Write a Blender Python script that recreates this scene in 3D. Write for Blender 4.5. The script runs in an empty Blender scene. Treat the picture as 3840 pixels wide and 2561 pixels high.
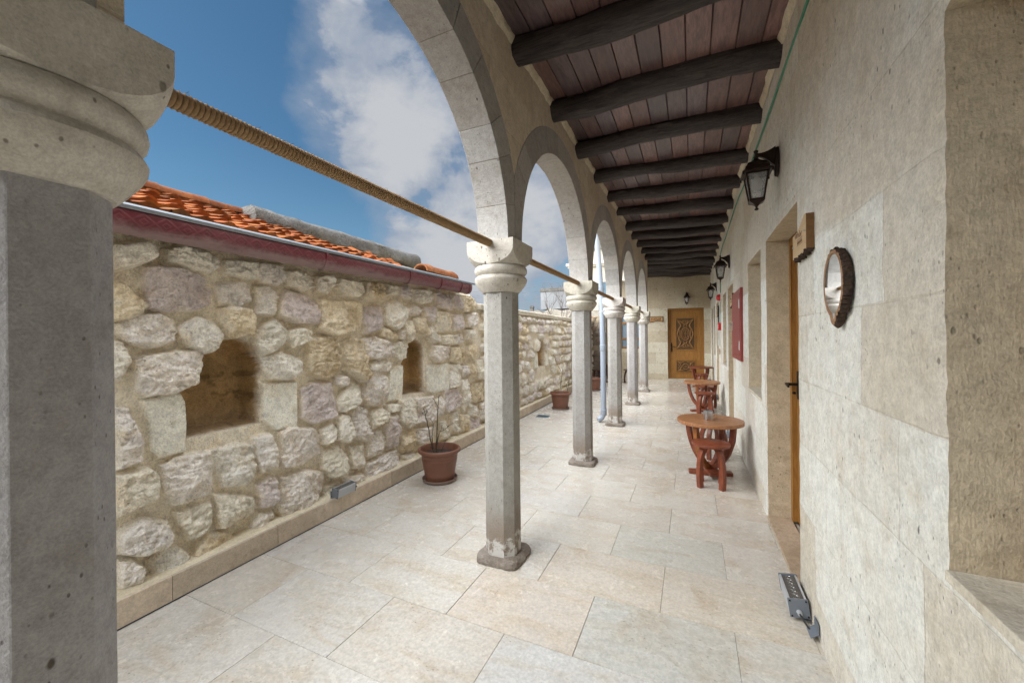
import bpy, bmesh, math, random
import numpy as np
from mathutils import Vector, Matrix, noise as mnoise

scene = bpy.context.scene
COL = scene.collection
rad = math.radians

# ------------------------------------------------------------------ camera
yaw, pitch, roll = .424957016, -7.38827e-04, -1.03302588e-02
cam_d = bpy.data.cameras.new("camera"); cam = bpy.data.objects.new("camera", cam_d); COL.objects.link(cam)
fw = Vector((-math.sin(yaw)*math.cos(pitch), math.cos(yaw)*math.cos(pitch), math.sin(pitch)))
rt = Vector((math.cos(yaw), math.sin(yaw), 0)); up = rt.cross(fw)
r2 = rt*math.cos(roll) + up*math.sin(roll); u2 = -rt*math.sin(roll) + up*math.cos(roll)
cam.matrix_world = Matrix(((r2.x, u2.x, -fw.x, 0), (r2.y, u2.y, -fw.y, 0), (r2.z, u2.z, -fw.z, 1.4), (0, 0, 0, 1)))
cam_d.sensor_width = 36; cam_d.lens = 36*1491.62/3840
cam_d.shift_y = -16.63/3840
cam_d.clip_start = .02; cam_d.clip_end = 2000
scene.camera = cam

# ------------------------------------------------------------------ light, sky, exposure
SUN_DIR = Vector((-.56, -.52, .66)).normalized()          # towards the light
SUN_STRENGTH, SUN_ANGLE = 3.1, 60
SKY_STRENGTH = .06
EXPOSURE = 1.06
elev = math.asin(SUN_DIR.z); azim = math.atan2(SUN_DIR.x, SUN_DIR.y)
sd = bpy.data.lights.new("sun", 'SUN'); sun = bpy.data.objects.new("sun", sd); COL.objects.link(sun)
sd.energy = SUN_STRENGTH; sd.angle = rad(SUN_ANGLE); sd.color = (1, .985, .962)
sun.rotation_euler = (-SUN_DIR).to_track_quat('-Z', 'Y').to_euler()
scene.view_settings.view_transform = 'Standard'; scene.view_settings.look = 'None'
scene.view_settings.exposure = EXPOSURE; scene.view_settings.gamma = 1
scene.view_settings.use_curve_mapping = False
scene.cycles.max_bounces = 10; scene.cycles.diffuse_bounces = 6
scene.cycles.sample_clamp_indirect = 6

class NT:
    """small node-tree writer"""
    def __init__(s, nt): s.nt = nt
    def n(s, t, **k):
        x = s.nt.nodes.new(t)
        for a, v in k.items(): setattr(x, a, v)
        return x
    def put(s, sock, v):
        if isinstance(v, bpy.types.NodeSocket): s.nt.links.new(v, sock)
        elif v is not None:
            try: sock.default_value = v
            except Exception: sock.default_value = (v[0], v[1], v[2], 1) if hasattr(v, '__len__') else (v, v, v, 1)
    def m(s, op, a, b=None, c=None, clamp=False):
        x = s.n('ShaderNodeMath', operation=op, use_clamp=clamp)
        s.put(x.inputs[0], a); s.put(x.inputs[1], b); s.put(x.inputs[2], c); return x.outputs[0]
    def v(s, op, a, b=None, out=0):
        x = s.n('ShaderNodeVectorMath', operation=op)
        s.put(x.inputs[0], a)
        if b is not None: s.put(x.inputs[1], b)
        return x.outputs['Value'] if op in ('DOT_PRODUCT', 'LENGTH', 'DISTANCE') else x.outputs[0]
    def scale(s, vec, sc): return s.v('MULTIPLY', vec, sc)
    def ss(s, x, lo, hi, a=0, b=1):
        q = s.n('ShaderNodeMapRange', interpolation_type='SMOOTHSTEP')
        s.put(q.inputs[0], x); s.put(q.inputs[1], lo); s.put(q.inputs[2], hi); s.put(q.inputs[3], a); s.put(q.inputs[4], b); return q.outputs[0]
    def noise(s, vec, sc, det=4, ro=.55, dist=0, dims='3D'):
        x = s.n('ShaderNodeTexNoise', noise_dimensions=dims)
        s.put(x.inputs['Vector'], vec); s.put(x.inputs['Scale'], sc); s.put(x.inputs['Detail'], det)
        s.put(x.inputs['Roughness'], ro); s.put(x.inputs['Distortion'], dist); return x.outputs[0]
    def vor(s, vec, sc, feat='F1'):
        x = s.n('ShaderNodeTexVoronoi', feature=feat); s.put(x.inputs['Vector'], vec); s.put(x.inputs['Scale'], sc); return x.outputs['Distance']
    def mix(s, f, a, b, mode='MIX'):
        x = s.n('ShaderNodeMix', data_type='RGBA', blend_type=mode)
        s.put(x.inputs[0], f); s.put(x.inputs[6], a); s.put(x.inputs[7], b); return x.outputs[2]
    def ramp(s, f, stops):
        x = s.n('ShaderNodeValToRGB'); e = x.color_ramp.elements
        while len(e) < len(stops): e.new(.5)
        for i, (p, c) in enumerate(stops): e[i].position = p; e[i].color = (*c, 1)
        s.put(x.inputs[0], f); return x.outputs[0]
    def xyz(s, vec):
        x = s.n('ShaderNodeSeparateXYZ'); s.put(x.inputs[0], vec); return x.outputs
    def comb(s, a, b, c):
        x = s.n('ShaderNodeCombineXYZ'); s.put(x.inputs[0], a); s.put(x.inputs[1], b); s.put(x.inputs[2], c); return x.outputs[0]
    def pos(s): return s.n('ShaderNodeNewGeometry').outputs['Position']
    def obj(s): return s.n('ShaderNodeTexCoord').outputs['Object']
    def attr(s, name): return s.n('ShaderNodeAttribute', attribute_name=name).outputs['Color']
    def white(s, vec): 
        x = s.n('ShaderNodeTexWhiteNoise', noise_dimensions='3D'); s.put(x.inputs['Vector'], vec); return x.outputs['Value']
    def bump(s, h, strength=.5, dist=.01, normal=None):
        x = s.n('ShaderNodeBump'); s.put(x.inputs['Height'], h); s.put(x.inputs['Strength'], strength); s.put(x.inputs['Distance'], dist)
        if normal is not None: s.put(x.inputs['Normal'], normal)
        return x.outputs[0]

# world: clear blue sky with drifting cloud, plus an added fill bank out of view
w = bpy.data.worlds.new("World"); scene.world = w; w.use_nodes = True
w.node_tree.nodes.clear(); T = NT(w.node_tree)
sky = T.n('ShaderNodeTexSky', sky_type='NISHITA', sun_disc=False, sun_elevation=elev, sun_rotation=azim, air_density=1.0, dust_density=.6, ozone_density=1.5)
dvec = T.n('ShaderNodeTexCoord').outputs['Generated']
clouds = [  # direction, inner cos, outer cos, amount
    ((-.600, .620, .490), .994, .975, .30), ((-.675, .486, .554), .999, .985, .20), ((-.514, .605, .607), .998, .982, .07),
    ((-.557, .759, .337), .995, .972, .20), ((-.659, .643, .390), .998, .982, .20), ((-.47, .60, .645), .995, .97, -.14), ((-.553, .805, .216), .995, .975, .17),
    ((-.347, .899, .266), .99, .96, .13), ((-.35, .93, .14), .99, .95, .10),
    ((-.792, .485, .372), .985, .945, -.25), ((-.783, .363, .506), .985, .945, -.22), ((-.72, .63, .27), .99, .965, -.14),
    ]
bias = None
for d, ci, co, am in clouds:
    dd = T.v('DOT_PRODUCT', dvec, tuple(Vector(d).normalized()))
    b = T.ss(dd, co, ci, 0, am)
    bias = b if bias is None else T.m('ADD', bias, b)
cn = T.noise(T.v('ADD', T.scale(dvec, (1, 1, 1.5)), (3.1, 1.7, .4)), 3.4, 9, .56, .25)
cn2 = T.noise(T.v('ADD', T.scale(dvec, (1, 1, 1.5)), (.7, 5.7, 2.4)), 9, 6, .6, .2)
cm = T.m('ADD', T.m('ADD', cn, bias), T.m('MULTIPLY', T.m('SUBTRACT', cn2, .5), .30))
cmask = T.m('MAXIMUM', T.m('MULTIPLY', T.ss(cm, .60, .76), .94), T.m('MULTIPLY', T.ss(cm, .47, .70), .42))
hz = T.ss(T.xyz(dvec)[2], .0, .42, .42, 0)
dx_, dy_, dz_ = T.xyz(dvec)
fill_bank = T.m('MAXIMUM', T.ss(T.m('ADD', dz_, T.m('MULTIPLY', T.m('SUBTRACT', cn, .5), .25)), .62, .80), T.m('MULTIPLY', T.ss(dy_, .12, -.25), T.ss(dz_, -.02, .15)))   # unseen bright cloud added overhead and behind the lens as fill light
ccol = T.mix(T.ss(T.m('ADD', cm, T.m('MULTIPLY', T.m('SUBTRACT', T.noise(T.scale(dvec, (1, 1, 1.6)), 7, 7, .62, .3), .5), .9)), .60, 1.0), (2.8, 3.2, 3.9, 1), (4.7, 4.8, 5.0, 1))
skyc = T.mix(1, sky.outputs[0], (.47, .735, .81, 1), 'MULTIPLY')
skyc = T.mix(hz, skyc, (2.55, 3.75, 4.9, 1))
skyc = T.mix(cmask, skyc, ccol)
skyc = T.mix(fill_bank, skyc, (27.0, 28.8, 31.5, 1))
bg = T.n('ShaderNodeBackground'); T.put(bg.inputs[0], skyc); bg.inputs[1].default_value = SKY_STRENGTH
wo = T.n('ShaderNodeOutputWorld'); T.nt.links.new(bg.outputs[0], wo.inputs[0])

# ------------------------------------------------------------------ helpers
def tag(o, label=None, cat=None, group=None, kind=None):
    if label: o['label'] = label
    if cat: o['category'] = cat
    if group: o['group'] = group
    if kind: o['kind'] = kind
    return o

def thing(name, label, cat, loc=(0, 0, 0), rz=0, group=None):
    o = bpy.data.objects.new(name, None); COL.objects.link(o); o.empty_display_size = .1
    o.location = loc; o.rotation_euler = (0, 0, rz)
    return tag(o, label, cat, group)

def copy_tree(o, parent=None):
    c = o.copy(); COL.objects.link(c)
    if parent: c.parent = parent
    for ch in list(o.children): copy_tree(ch, c)
    return c

class G:
    """collects geometry for ONE mesh object"""
    def __init__(s): s.v = []; s.f = []; s.mi = []; s.c = []; s.col = None; s.mat = 0
    def add(s, vs, fs):
        b = len(s.v); s.v += [tuple(p) for p in vs]; s.f += [tuple(b+i for i in f) for f in fs]; s.mi += [s.mat]*len(fs)
        if s.col is not None: s.c += [s.col]*len(vs)
        return b
    def box(s, x0, x1, y0, y1, z0, z1):
        s.add([(x0,y0,z0),(x1,y0,z0),(x1,y1,z0),(x0,y1,z0),(x0,y0,z1),(x1,y0,z1),(x1,y1,z1),(x0,y1,z1)],
              [(0,3,2,1),(4,5,6,7),(0,1,5,4),(1,2,6,5),(2,3,7,6),(3,0,4,7)])
    def obox(s, c, ax, ay, az):
        c, ax, ay, az = map(Vector, (c, ax, ay, az)); P = []
        for k in (-1, 1):
            for i, j in ((-1,-1),(1,-1),(1,1),(-1,1)): P.append(c+ax*i+ay*j+az*k)
        s.add(P, [(0,3,2,1),(4,5,6,7),(0,1,5,4),(1,2,6,5),(2,3,7,6),(3,0,4,7)])
    def prism(s, poly, fn0, fn1):
        n = len(poly); V = [fn0(*p) for p in poly]+[fn1(*p) for p in poly]
        s.add(V, [tuple(range(n-1,-1,-1)), tuple(range(n, 2*n))]+[(i, (i+1) % n, n+(i+1) % n, n+i) for i in range(n)])
    def lathe(s, prof, n=32, c=(0,0,0), sq=None):
        V = []
        for r, z in prof:
            for i in range(n):
                a = 2*math.pi*(i+.5)/n; V.append((c[0]+r*math.cos(a), c[1]+r*math.sin(a), c[2]+z))
        F = []
        for k in range(len(prof)-1):
            for i in range(n):
                j = (i+1) % n; F.append((k*n+i, k*n+j, (k+1)*n+j, (k+1)*n+i))
        if prof[0][0] > 1e-6: F.append(tuple(range(n-1, -1, -1)))
        if prof[-1][0] > 1e-6: F.append(tuple((len(prof)-1)*n+i for i in range(n)))
        s.add(V, F)
    def tube(s, path, r, n=8, cap=True, sx=1):
        path = [Vector(p) for p in path]; V = []; m = len(path)
        rr = r if hasattr(r, '__len__') else [r]*m
        t0 = (path[1]-path[0]).normalized(); a = t0.orthogonal().normalized()
        for k in range(m):
            t = (path[min(k+1, m-1)]-path[max(k-1, 0)]).normalized()
            a = (a-t*a.dot(t)).normalized(); b = t.cross(a)
            for i in range(n):
                q = 2*math.pi*i/n; V.append(path[k]+(a*math.cos(q)*sx+b*math.sin(q))*rr[k])
        F = [(k*n+i, k*n+(i+1) % n, (k+1)*n+(i+1) % n, (k+1)*n+i) for k in range(m-1) for i in range(n)]
        if cap: F += [tuple(range(n-1, -1, -1)), tuple((m-1)*n+i for i in range(n))]
        s.add(V, F)
    def sweep(s, path, prof):
        """rectangular bar: path of (point, half side vector a, half side vector b)"""
        V = []; m = len(path)
        for p, a, b in path:
            p, a, b = map(Vector, (p, a, b)); V += [p-a-b, p+a-b, p+a+b, p-a+b]
        F = [(k*4+i, k*4+(i+1) % 4, k*4+4+(i+1) % 4, k*4+4+i) for k in range(m-1) for i in range(4)]
        F += [(3,2,1,0), tuple((m-1)*4+i for i in range(4))]
        s.add(V, F)
    def build(s, name, mats, parent=None, smooth=None, bevel=0, seg=2, loc=None):
        me = bpy.data.meshes.new(name); me.from_pydata(s.v, [], s.f)
        for m in (mats if isinstance(mats, (list, tuple)) else [mats]): me.materials.append(m)
        me.polygons.foreach_set('material_index', s.mi)
        if s.c:
            at = me.color_attributes.new('tint', 'FLOAT_COLOR', 'POINT')
            at.data.foreach_set('color', np.array([(*c[:3], 1) for c in s.c], dtype=np.float32).ravel())
        bm = bmesh.new(); bm.from_mesh(me); bmesh.ops.remove_doubles(bm, verts=bm.verts, dist=1e-6) if not s.c else None
        bmesh.ops.recalc_face_normals(bm, faces=bm.faces)
        if bevel:
            bmesh.ops.bevel(bm, geom=[e for e in bm.edges if len(e.link_faces) == 2 and e.calc_face_angle(0) > .5], offset=bevel, segments=seg, affect='EDGES', profile=.6, clamp_overlap=True)
        bm.to_mesh(me); bm.free()
        if smooth is not None:
            me.polygons.foreach_set('use_smooth', [True]*len(me.polygons)); me.set_sharp_from_angle(angle=rad(smooth))
        o = bpy.data.objects.new(name, me); COL.objects.link(o)
        if parent: o.parent = parent
        if loc: o.location = loc
        return o

def fbm3(p, s, oct=4): return mnoise.fractal(Vector(p)*s, 1.0, 2.0, oct)

# numpy value noise
def _h(ix, iy, seed):
    n = (ix.astype(np.int64)*374761393 + iy.astype(np.int64)*668265263 + seed*974711) & 0xffffffff
    n = ((n ^ (n >> 13))*1274126177) & 0xffffffff
    n = n ^ (n >> 16)
    return (n & 0xffffff)/float(0xffffff)
def vnoise(x, y, seed=0):
    ix, iy = np.floor(x), np.floor(y); fx, fy = x-ix, y-iy
    fx = fx*fx*fx*(fx*(fx*6-15)+10); fy = fy*fy*fy*(fy*(fy*6-15)+10)
    a, b, c, d = _h(ix, iy, seed), _h(ix+1, iy, seed), _h(ix, iy+1, seed), _h(ix+1, iy+1, seed)
    return (a*(1-fx)+b*fx)*(1-fy)+(c*(1-fx)+d*fx)*fy
def fbm(x, y, seed=0, o=4, g=.5):
    t, a, s = 0, 1, 0
    for k in range(o):
        t = t+a*vnoise(x*2**k+k*17.3, y*2**k-k*9.1, seed+k); s += a; a *= g
    return t/s
def ridge(x, y, seed=0, o=3, g=.55):
    t, a, s = 0, 1, 0
    for k in range(o):
        t = t+a*(1-np.abs(2*vnoise(x*2**k+k*11.3, y*2**k+k*5.7, seed+k)-1)); s += a; a *= g
    return t/s
def sst(x, a, b):
    t = np.clip((x-a)/(b-a), 0, 1); return t*t*(3-2*t)

# ------------------------------------------------------------------ materials
def newmat(name):
    m = bpy.data.materials.new(name); m.use_nodes = True; m.node_tree.nodes.clear(); t = NT(m.node_tree)
    b = t.n('ShaderNodeBsdfPrincipled'); o = t.n('ShaderNodeOutputMaterial'); t.nt.links.new(b.outputs[0], o.inputs[0])
    return m, t, b
def setb(t, b, **k):
    nm = {'col': 'Base Color', 'rough': 'Roughness', 'metal': 'Metallic', 'norm': 'Normal', 'spec': 'Specular IOR Level', 'coat': 'Coat Weight', 'trans': 'Transmission Weight', 'ior': 'IOR', 'alpha': 'Alpha', 'crough': 'Coat Roughness'}
    for a, v in k.items(): t.put(b.inputs[nm[a]], v)

def stone_mat(name, cols, patch=1.6, grain=70, pit=.0, pitscale=18, bump=.35, tool=0, base_stain=False, tint=False, blocks=None, rough=.85, upper=None, streak=0, gate0=.50, vary=0, jstr=.34):
    m, t, b = newmat(name); P = t.pos()
    n1 = t.noise(P, patch, 5, .6, .4); n2 = t.noise(P, patch*6.3, 4, .6); n3 = t.noise(P, grain, 3, .6)
    c = t.mix(t.ss(n1, .36, .66), cols[0], cols[1])
    c = t.mix(t.m('MULTIPLY', t.ss(n2, .5, .75), .6), c, cols[2])
    h = t.m('ADD', t.m('MULTIPLY', n3, .5), t.m('MULTIPLY', n2, .6))
    if streak:
        nv = t.noise(t.scale(P, (6, 6, .7)), 2.2, 4, .6, .3)
        c = t.mix(t.m('MULTIPLY', t.ss(nv, .5, .78), streak), c, cols[2])
        nl = t.noise(t.scale(P, (9, 9, 2.2)), 2.6, 3, .6, .2)
        c = t.mix(t.m('MULTIPLY', t.ss(nl, .59, .68), .6 if blocks else 0), c, (.72, .70, .64, 1))
    if blocks:
        x, y, z = t.xyz(P); bw, bh, z0 = blocks
        zz = t.m('DIVIDE', t.m('SUBTRACT', z, z0), bh); row = t.m('FLOOR', zz)
        off = t.white(t.comb(row, 3.3, 1.1)); off2 = t.noise(t.comb(t.m('MULTIPLY', y, .7), t.m('MULTIPLY', row, 7.7), 0), 1, 1)
        yy = t.m('ADD', t.m('DIVIDE', t.m('ADD', y, x), bw), t.m('ADD', off, t.m('MULTIPLY', off2, .8))); colm = t.m('FLOOR', yy)
        rnd = t.white(t.comb(row, colm, 5.5))
        c = t.mix(t.m('MULTIPLY', t.ss(rnd, .35, 1), .55), c, cols[3])
        c = t.mix(t.m('MULTIPLY', t.ss(rnd, .45, 0), .35), c, cols[0])
        fz = t.m('FRACT', zz); fy = t.m('FRACT', yy)
        wob = t.m('MULTIPLY', t.noise(P, 14, 2), .012)
        ez = t.m('MULTIPLY', t.m('MINIMUM', fz, t.m('SUBTRACT', 1, fz)), bh); ey = t.m('MULTIPLY', t.m('MINIMUM', fy, t.m('SUBTRACT', 1, fy)), bw)
        ed = t.m('ADD', t.m('MINIMUM', ez, ey), t.m('SUBTRACT', wob, .006))
        j = t.ss(ed, .004, .0015, 0, 1)
        jv = t.ss(t.noise(P, 3.1, 3), .35, .62)
        c = t.mix(t.m('MULTIPLY', j, t.m('MULTIPLY', jv, jstr)), c, cols[4])
        h = t.m('SUBTRACT', h, t.m('MULTIPLY', j, .5))
        h = t.m('ADD', h, t.m('MULTIPLY', rnd, .25))
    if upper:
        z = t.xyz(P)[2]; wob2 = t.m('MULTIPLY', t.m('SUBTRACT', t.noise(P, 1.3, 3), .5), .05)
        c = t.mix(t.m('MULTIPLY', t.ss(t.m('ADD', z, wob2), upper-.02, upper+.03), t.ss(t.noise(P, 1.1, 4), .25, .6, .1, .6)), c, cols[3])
    if tool:
        x, y, z = t.xyz(P)
        wv = t.noise(t.scale(P, (170, 170, 34)), 1, 3, .6, .1)
        h = t.m('ADD', h, t.m('MULTIPLY', wv, tool))
        c = t.mix(t.m('MULTIPLY', t.ss(wv, .58, .35), .15*min(tool, 1)), c, cols[2])
    if pit:
        Pv = t.scale(P, (1, 1, .55))
        wn = t.noise(Pv, pitscale*.8, 2)
        vd = t.vor(t.v('ADD', Pv, t.scale(t.comb(wn, wn, wn), (.03, .03, .03))), pitscale)
        pitscale *= 2.1; vd = t.vor(t.v('ADD', Pv, t.scale(t.comb(wn, wn, wn), (.02, .02, .02))), pitscale); gate = t.ss(t.noise(P, 2.3, 3), gate0, gate0+.2)
        p = t.m('MULTIPLY', t.ss(vd, .17, .08), gate)
        vd2 = t.vor(Pv, pitscale*2.2); p2 = t.m('MULTIPLY', t.ss(vd2, .18, .08), t.ss(t.noise(P, 5.1, 2), gate0, gate0+.14))
        p = t.m('MAXIMUM', p, t.m('MULTIPLY', p2, .8))
        c = t.mix(t.m('MULTIPLY', p, pit), c, (.07, .055, .04, 1)); h = t.m('SUBTRACT', h, t.m('MULTIPLY', p, 1.2))
    gn = t.noise(P, grain*1.7, 3, .7); gm = t.noise(P, grain*.32, 4, .7)
    gv = t.m('ADD', t.m('MULTIPLY', t.ss(gn, .3, .7), .24), t.m('ADD', t.m('MULTIPLY', t.ss(gm, .3, .7), .22), .83))
    c = t.mix(1, c, t.comb(gv, t.m('MULTIPLY', gv, .995), t.m('MULTIPLY', gv, .98)), 'MULTIPLY')
    h = t.m('ADD', h, t.m('ADD', t.m('MULTIPLY', gn, .5), t.m('MULTIPLY', gm, .7)))
    if vary:
        ri = t.n('ShaderNodeObjectInfo').outputs['Random']; rv = t.m('ADD', t.m('MULTIPLY', ri, vary), 1-vary/2); c = t.mix(1, c, t.comb(rv, rv, t.m('MULTIPLY', rv, rv)), 'MULTIPLY')
    if tint: c = t.mix(1, c, t.attr('tint'), 'MULTIPLY')
    if base_stain:
        z = t.xyz(P)[2]; wz = t.m('ADD', z, t.m('MULTIPLY', t.m('SUBTRACT', t.noise(P, 9, 3), .5), .28))
        c = t.mix(t.ss(wz, .42, .12, 0, .62), c, (.20, .14, .09, 1))
        wz2 = t.m('ADD', z, t.m('MULTIPLY', t.m('SUBTRACT', t.noise(P, 20, 6, .7), .5), .42))
        e = t.m('MULTIPLY', t.m('MULTIPLY', t.ss(wz2, .17, .12), t.ss(t.noise(P, 15, 5, .7), .40, .52)), .8)
        c = t.mix(e, c, (.60, .59, .56, 1)); h = t.m('ADD', h, e)
    setb(t, b, col=c, rough=rough, spec=.25, norm=t.bump(h, bump, .012))
    return m

def wood_mat(name, c1, c2, scale=(1, 1, 1), rough=.5, bump=.25, coat=0, tint=False, space='obj', knots=0):
    m, t, b = newmat(name); P = t.obj() if space == 'obj' else t.pos()
    ri = t.n('ShaderNodeObjectInfo').outputs['Random']
    P = t.v('ADD', P, t.scale(t.comb(ri, ri, ri), (3.7, 5.1, 7.3)))
    Q = t.scale(P, scale)
    n1 = t.noise(Q, 4, 5, .6, .8); n2 = t.noise(Q, 22, 3, .6, .3); n3 = t.noise(P, 2.2, 3)
    f = t.m('ADD', t.m('MULTIPLY', n1, .7), t.m('MULTIPLY', n2, .4))
    c = t.mix(t.ss(f, .35, .75), c1, c2)
    c = t.mix(t.m('MULTIPLY', t.ss(n3, .45, .75), .35), c, tuple(.55*x for x in c1[:3])+(1,))
    if tint: c = t.mix(1, c, t.attr('tint'), 'MULTIPLY')
    setb(t, b, col=c, rough=t.m('ADD', t.m('MULTIPLY', n2, .25), rough-.12), coat=coat, crough=.25, spec=.35, norm=t.bump(f, bump, .006))
    return m

def plain_mat(name, col, rough=.5, metal=0, var=.12, bump=.05, scale=25, spec=.5):
    m, t, b = newmat(name); P = t.obj()
    n = t.noise(P, scale, 4, .6); n2 = t.noise(P, scale*.22, 3)
    d = tuple(x*(1-var*2.2) for x in col[:3])+(1,)
    c = t.mix(t.m('ADD', t.m('MULTIPLY', n, .5), t.m('MULTIPLY', n2, .5)), col, d)
    setb(t, b, col=c, rough=t.m('ADD', t.m('MULTIPLY', n, .2), rough-.1), metal=metal, spec=spec, norm=t.bump(n, bump, .004))
    return m

CR = lambda r, g, b: (r, g, b, 1)
M = {}
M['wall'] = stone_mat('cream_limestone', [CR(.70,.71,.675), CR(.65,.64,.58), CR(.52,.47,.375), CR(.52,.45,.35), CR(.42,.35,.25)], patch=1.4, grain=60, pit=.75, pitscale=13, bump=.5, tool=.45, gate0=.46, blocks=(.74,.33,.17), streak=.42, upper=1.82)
M['jamb'] = stone_mat('tooled_reveal_stone', [CR(.52,.445,.325), CR(.46,.385,.275), CR(.38,.31,.21)], patch=2.2, grain=60, pit=.5, pitscale=14, bump=.4, tool=.45, gate0=.46)
M['endwall'] = stone_mat('ashlar_limestone', [CR(.60,.565,.46), CR(.52,.47,.36), CR(.40,.33,.23), CR(.38,.30,.2), CR(.22,.17,.11)], patch=1.1, pit=.8, pitscale=8, bump=.5, blocks=(.80,.335,.18), upper=2.22, gate0=.42, jstr=.8)
M['arcade'] = stone_mat('arcade_limestone', [CR(.60,.535,.43), CR(.54,.465,.36), CR(.43,.355,.26), CR(.49,.41,.3), CR(.33,.26,.19)], patch=1.4, pit=.6, pitscale=11, bump=.5, blocks=(.55,.31,2.03))
M['vouss'] = stone_mat('pale_voussoir_stone', [CR(.39,.385,.375), CR(.35,.34,.322), CR(.29,.27,.24)], patch=1.8, grain=90, pit=.85, pitscale=12, bump=.4, tint=True, gate0=.46)
M['column'] = stone_mat('grey_column_stone', [CR(.335,.328,.312), CR(.295,.285,.268), CR(.24,.225,.20)], patch=1.5, grain=110, pit=.9, pitscale=13, bump=.32, tool=.1, base_stain=True, gate0=.42, vary=.16, streak=.35)
M['capital'] = stone_mat('grey_capital_stone', [CR(.52,.495,.44), CR(.46,.43,.375), CR(.35,.315,.26)], patch=2.4, grain=110, pit=.85, pitscale=10, bump=.32, gate0=.43, vary=.12, streak=.5)
M['plinth'] = stone_mat('dark_plinth_stone', [CR(.25,.22,.19), CR(.18,.15,.125), CR(.34,.3,.26)], patch=6, grain=50, pit=.6, pitscale=30, bump=.8)
M['step'] = stone_mat('brown_travertine_step', [CR(.46,.37,.28), CR(.38,.295,.21), CR(.30,.22,.15)], patch=4, pit=.5, pitscale=16, bump=.3, rough=.6)
M['coping'] = stone_mat('pale_coping_stone', [CR(.60,.56,.47), CR(.52,.47,.38), CR(.4,.34,.26)], patch=2, pit=.5, pitscale=12, bump=.4)
M['concrete'] = stone_mat('weathered_concrete', [CR(.15,.145,.135), CR(.095,.088,.078), CR(.17,.13,.075)], patch=5, grain=34, pit=.8, pitscale=16, bump=1.6, gate0=.4)
M['skirt'] = stone_mat('travertine_skirting', [CR(.55,.475,.385), CR(.46,.385,.30), CR(.36,.275,.2)], patch=2.5, pit=.5, pitscale=20, bump=.25, tint=True, rough=.6)
M['block'] = stone_mat('grey_breeze_block', [CR(.24,.245,.25), CR(.20,.205,.21), CR(.16,.165,.17), CR(.18,.185,.19), CR(.09,.09,.09)], patch=1, bump=.5, blocks=(.9,.45,.2))
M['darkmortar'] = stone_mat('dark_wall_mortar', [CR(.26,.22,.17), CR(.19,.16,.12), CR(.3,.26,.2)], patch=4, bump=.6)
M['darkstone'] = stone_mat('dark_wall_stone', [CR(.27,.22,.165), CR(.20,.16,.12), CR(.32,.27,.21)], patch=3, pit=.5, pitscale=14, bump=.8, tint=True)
M['plaster'] = stone_mat('pale_plaster', [CR(.46,.435,.37), CR(.41,.385,.32), CR(.33,.3,.24)], patch=1.2, bump=.2, streak=.3)
# rubble: tint attribute carries each stone's own colour
m, t, b = newmat('rubble_stone'); P = t.pos()
n1 = t.noise(P, 7, 5, .62, .5); n2 = t.noise(P, 32, 4, .65); n3 = t.noise(P, 110, 2, .6); n4 = t.noise(P, 3.0, 4, .6)
c = t.attr('tint')
c = t.mix(t.m('MULTIPLY', t.ss(n1, .5, .72), .38), c, t.mix(1, c, CR(.86,.70,.50), 'MULTIPLY'))
c = t.mix(t.m('MULTIPLY', t.ss(n4, .48, .30), .5), c, t.mix(1, c, CR(1.12,1.12,1.1), 'MULTIPLY'))
c = t.mix(t.m('MULTIPLY', t.ss(n2, .58, .74), .5), c, t.mix(1, c, CR(.62,.54,.44), 'MULTIPLY'))
pv = t.vor(t.v('ADD', P, t.scale(t.comb(n2, n2, n2), (.02, .02, .02))), 62); pm = t.m('MULTIPLY', t.ss(pv, .24, .08), t.ss(n1, .5, .62))
c = t.mix(t.m('MULTIPLY', pm, .5), c, CR(.16,.12,.08))
gv = t.m('ADD', t.m('MULTIPLY', t.ss(n3, .3, .7), .30), t.m('ADD', t.m('MULTIPLY', t.ss(n2, .3, .7), .30), .76)); c = t.mix(1, c, t.comb(gv, gv, gv), 'MULTIPLY')
h = t.m('ADD', t.m('ADD', t.m('MULTIPLY', n2, .9), t.m('MULTIPLY', n3, .5)), t.m('MULTIPLY', pm, -.9))
setb(t, b, col=c, rough=.92, spec=.1, norm=t.bump(h, 1.0, .018)); M['rubble'] = m

# floor: travertine, tint attribute per slab
m, t, b = newmat('travertine_floor'); P = t.pos(); A = t.attr('tint')
al = t.n('ShaderNodeAttribute', attribute_name='seed').outputs['Fac']
Q = t.v('ADD', P, t.scale(t.comb(al, al, al), (7.3, 13.1, 5.7)))
nv = t.noise(t.scale(Q, (1.6, 6, 1)), 1.6, 6, .62, .9); nb = t.noise(Q, 2.6, 6, .65, .6); nf = t.noise(Q, 38, 4, .65); nq = t.noise(Q, 11, 5, .65, .5)
c = t.mix(t.m('MULTIPLY', t.ss(nv, .45, .7), .55), A, t.mix(1, A, CR(.86,.76,.62), 'MULTIPLY'))
c = t.mix(t.m('MULTIPLY', t.ss(nb, .50, .70), .6), c, t.mix(1, A, CR(.80,.69,.56), 'MULTIPLY'))
c = t.mix(t.m('MULTIPLY', t.ss(nq, .50, .82), .45), c, t.mix(1, A, CR(1.15,1.14,1.12), 'MULTIPLY'))
c = t.mix(t.m('MULTIPLY', t.ss(nq, .44, .28), .45), c, t.mix(1, A, CR(.78,.72,.65), 'MULTIPLY'))
c = t.mix(t.m('MULTIPLY', t.ss(nf, .6, .72), .45), c, t.mix(1, A, CR(.55,.46,.36), 'MULTIPLY'))
nz1 = t.noise(Q, 75, 4, .7); gv = t.m('ADD', t.m('MULTIPLY', t.ss(nz1, .3, .7), .20), t.m('ADD', t.m('MULTIPLY', t.ss(nf, .3, .7), .20), .82)); c = t.mix(1, c, t.comb(gv, gv, gv), 'MULTIPLY')
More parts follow.
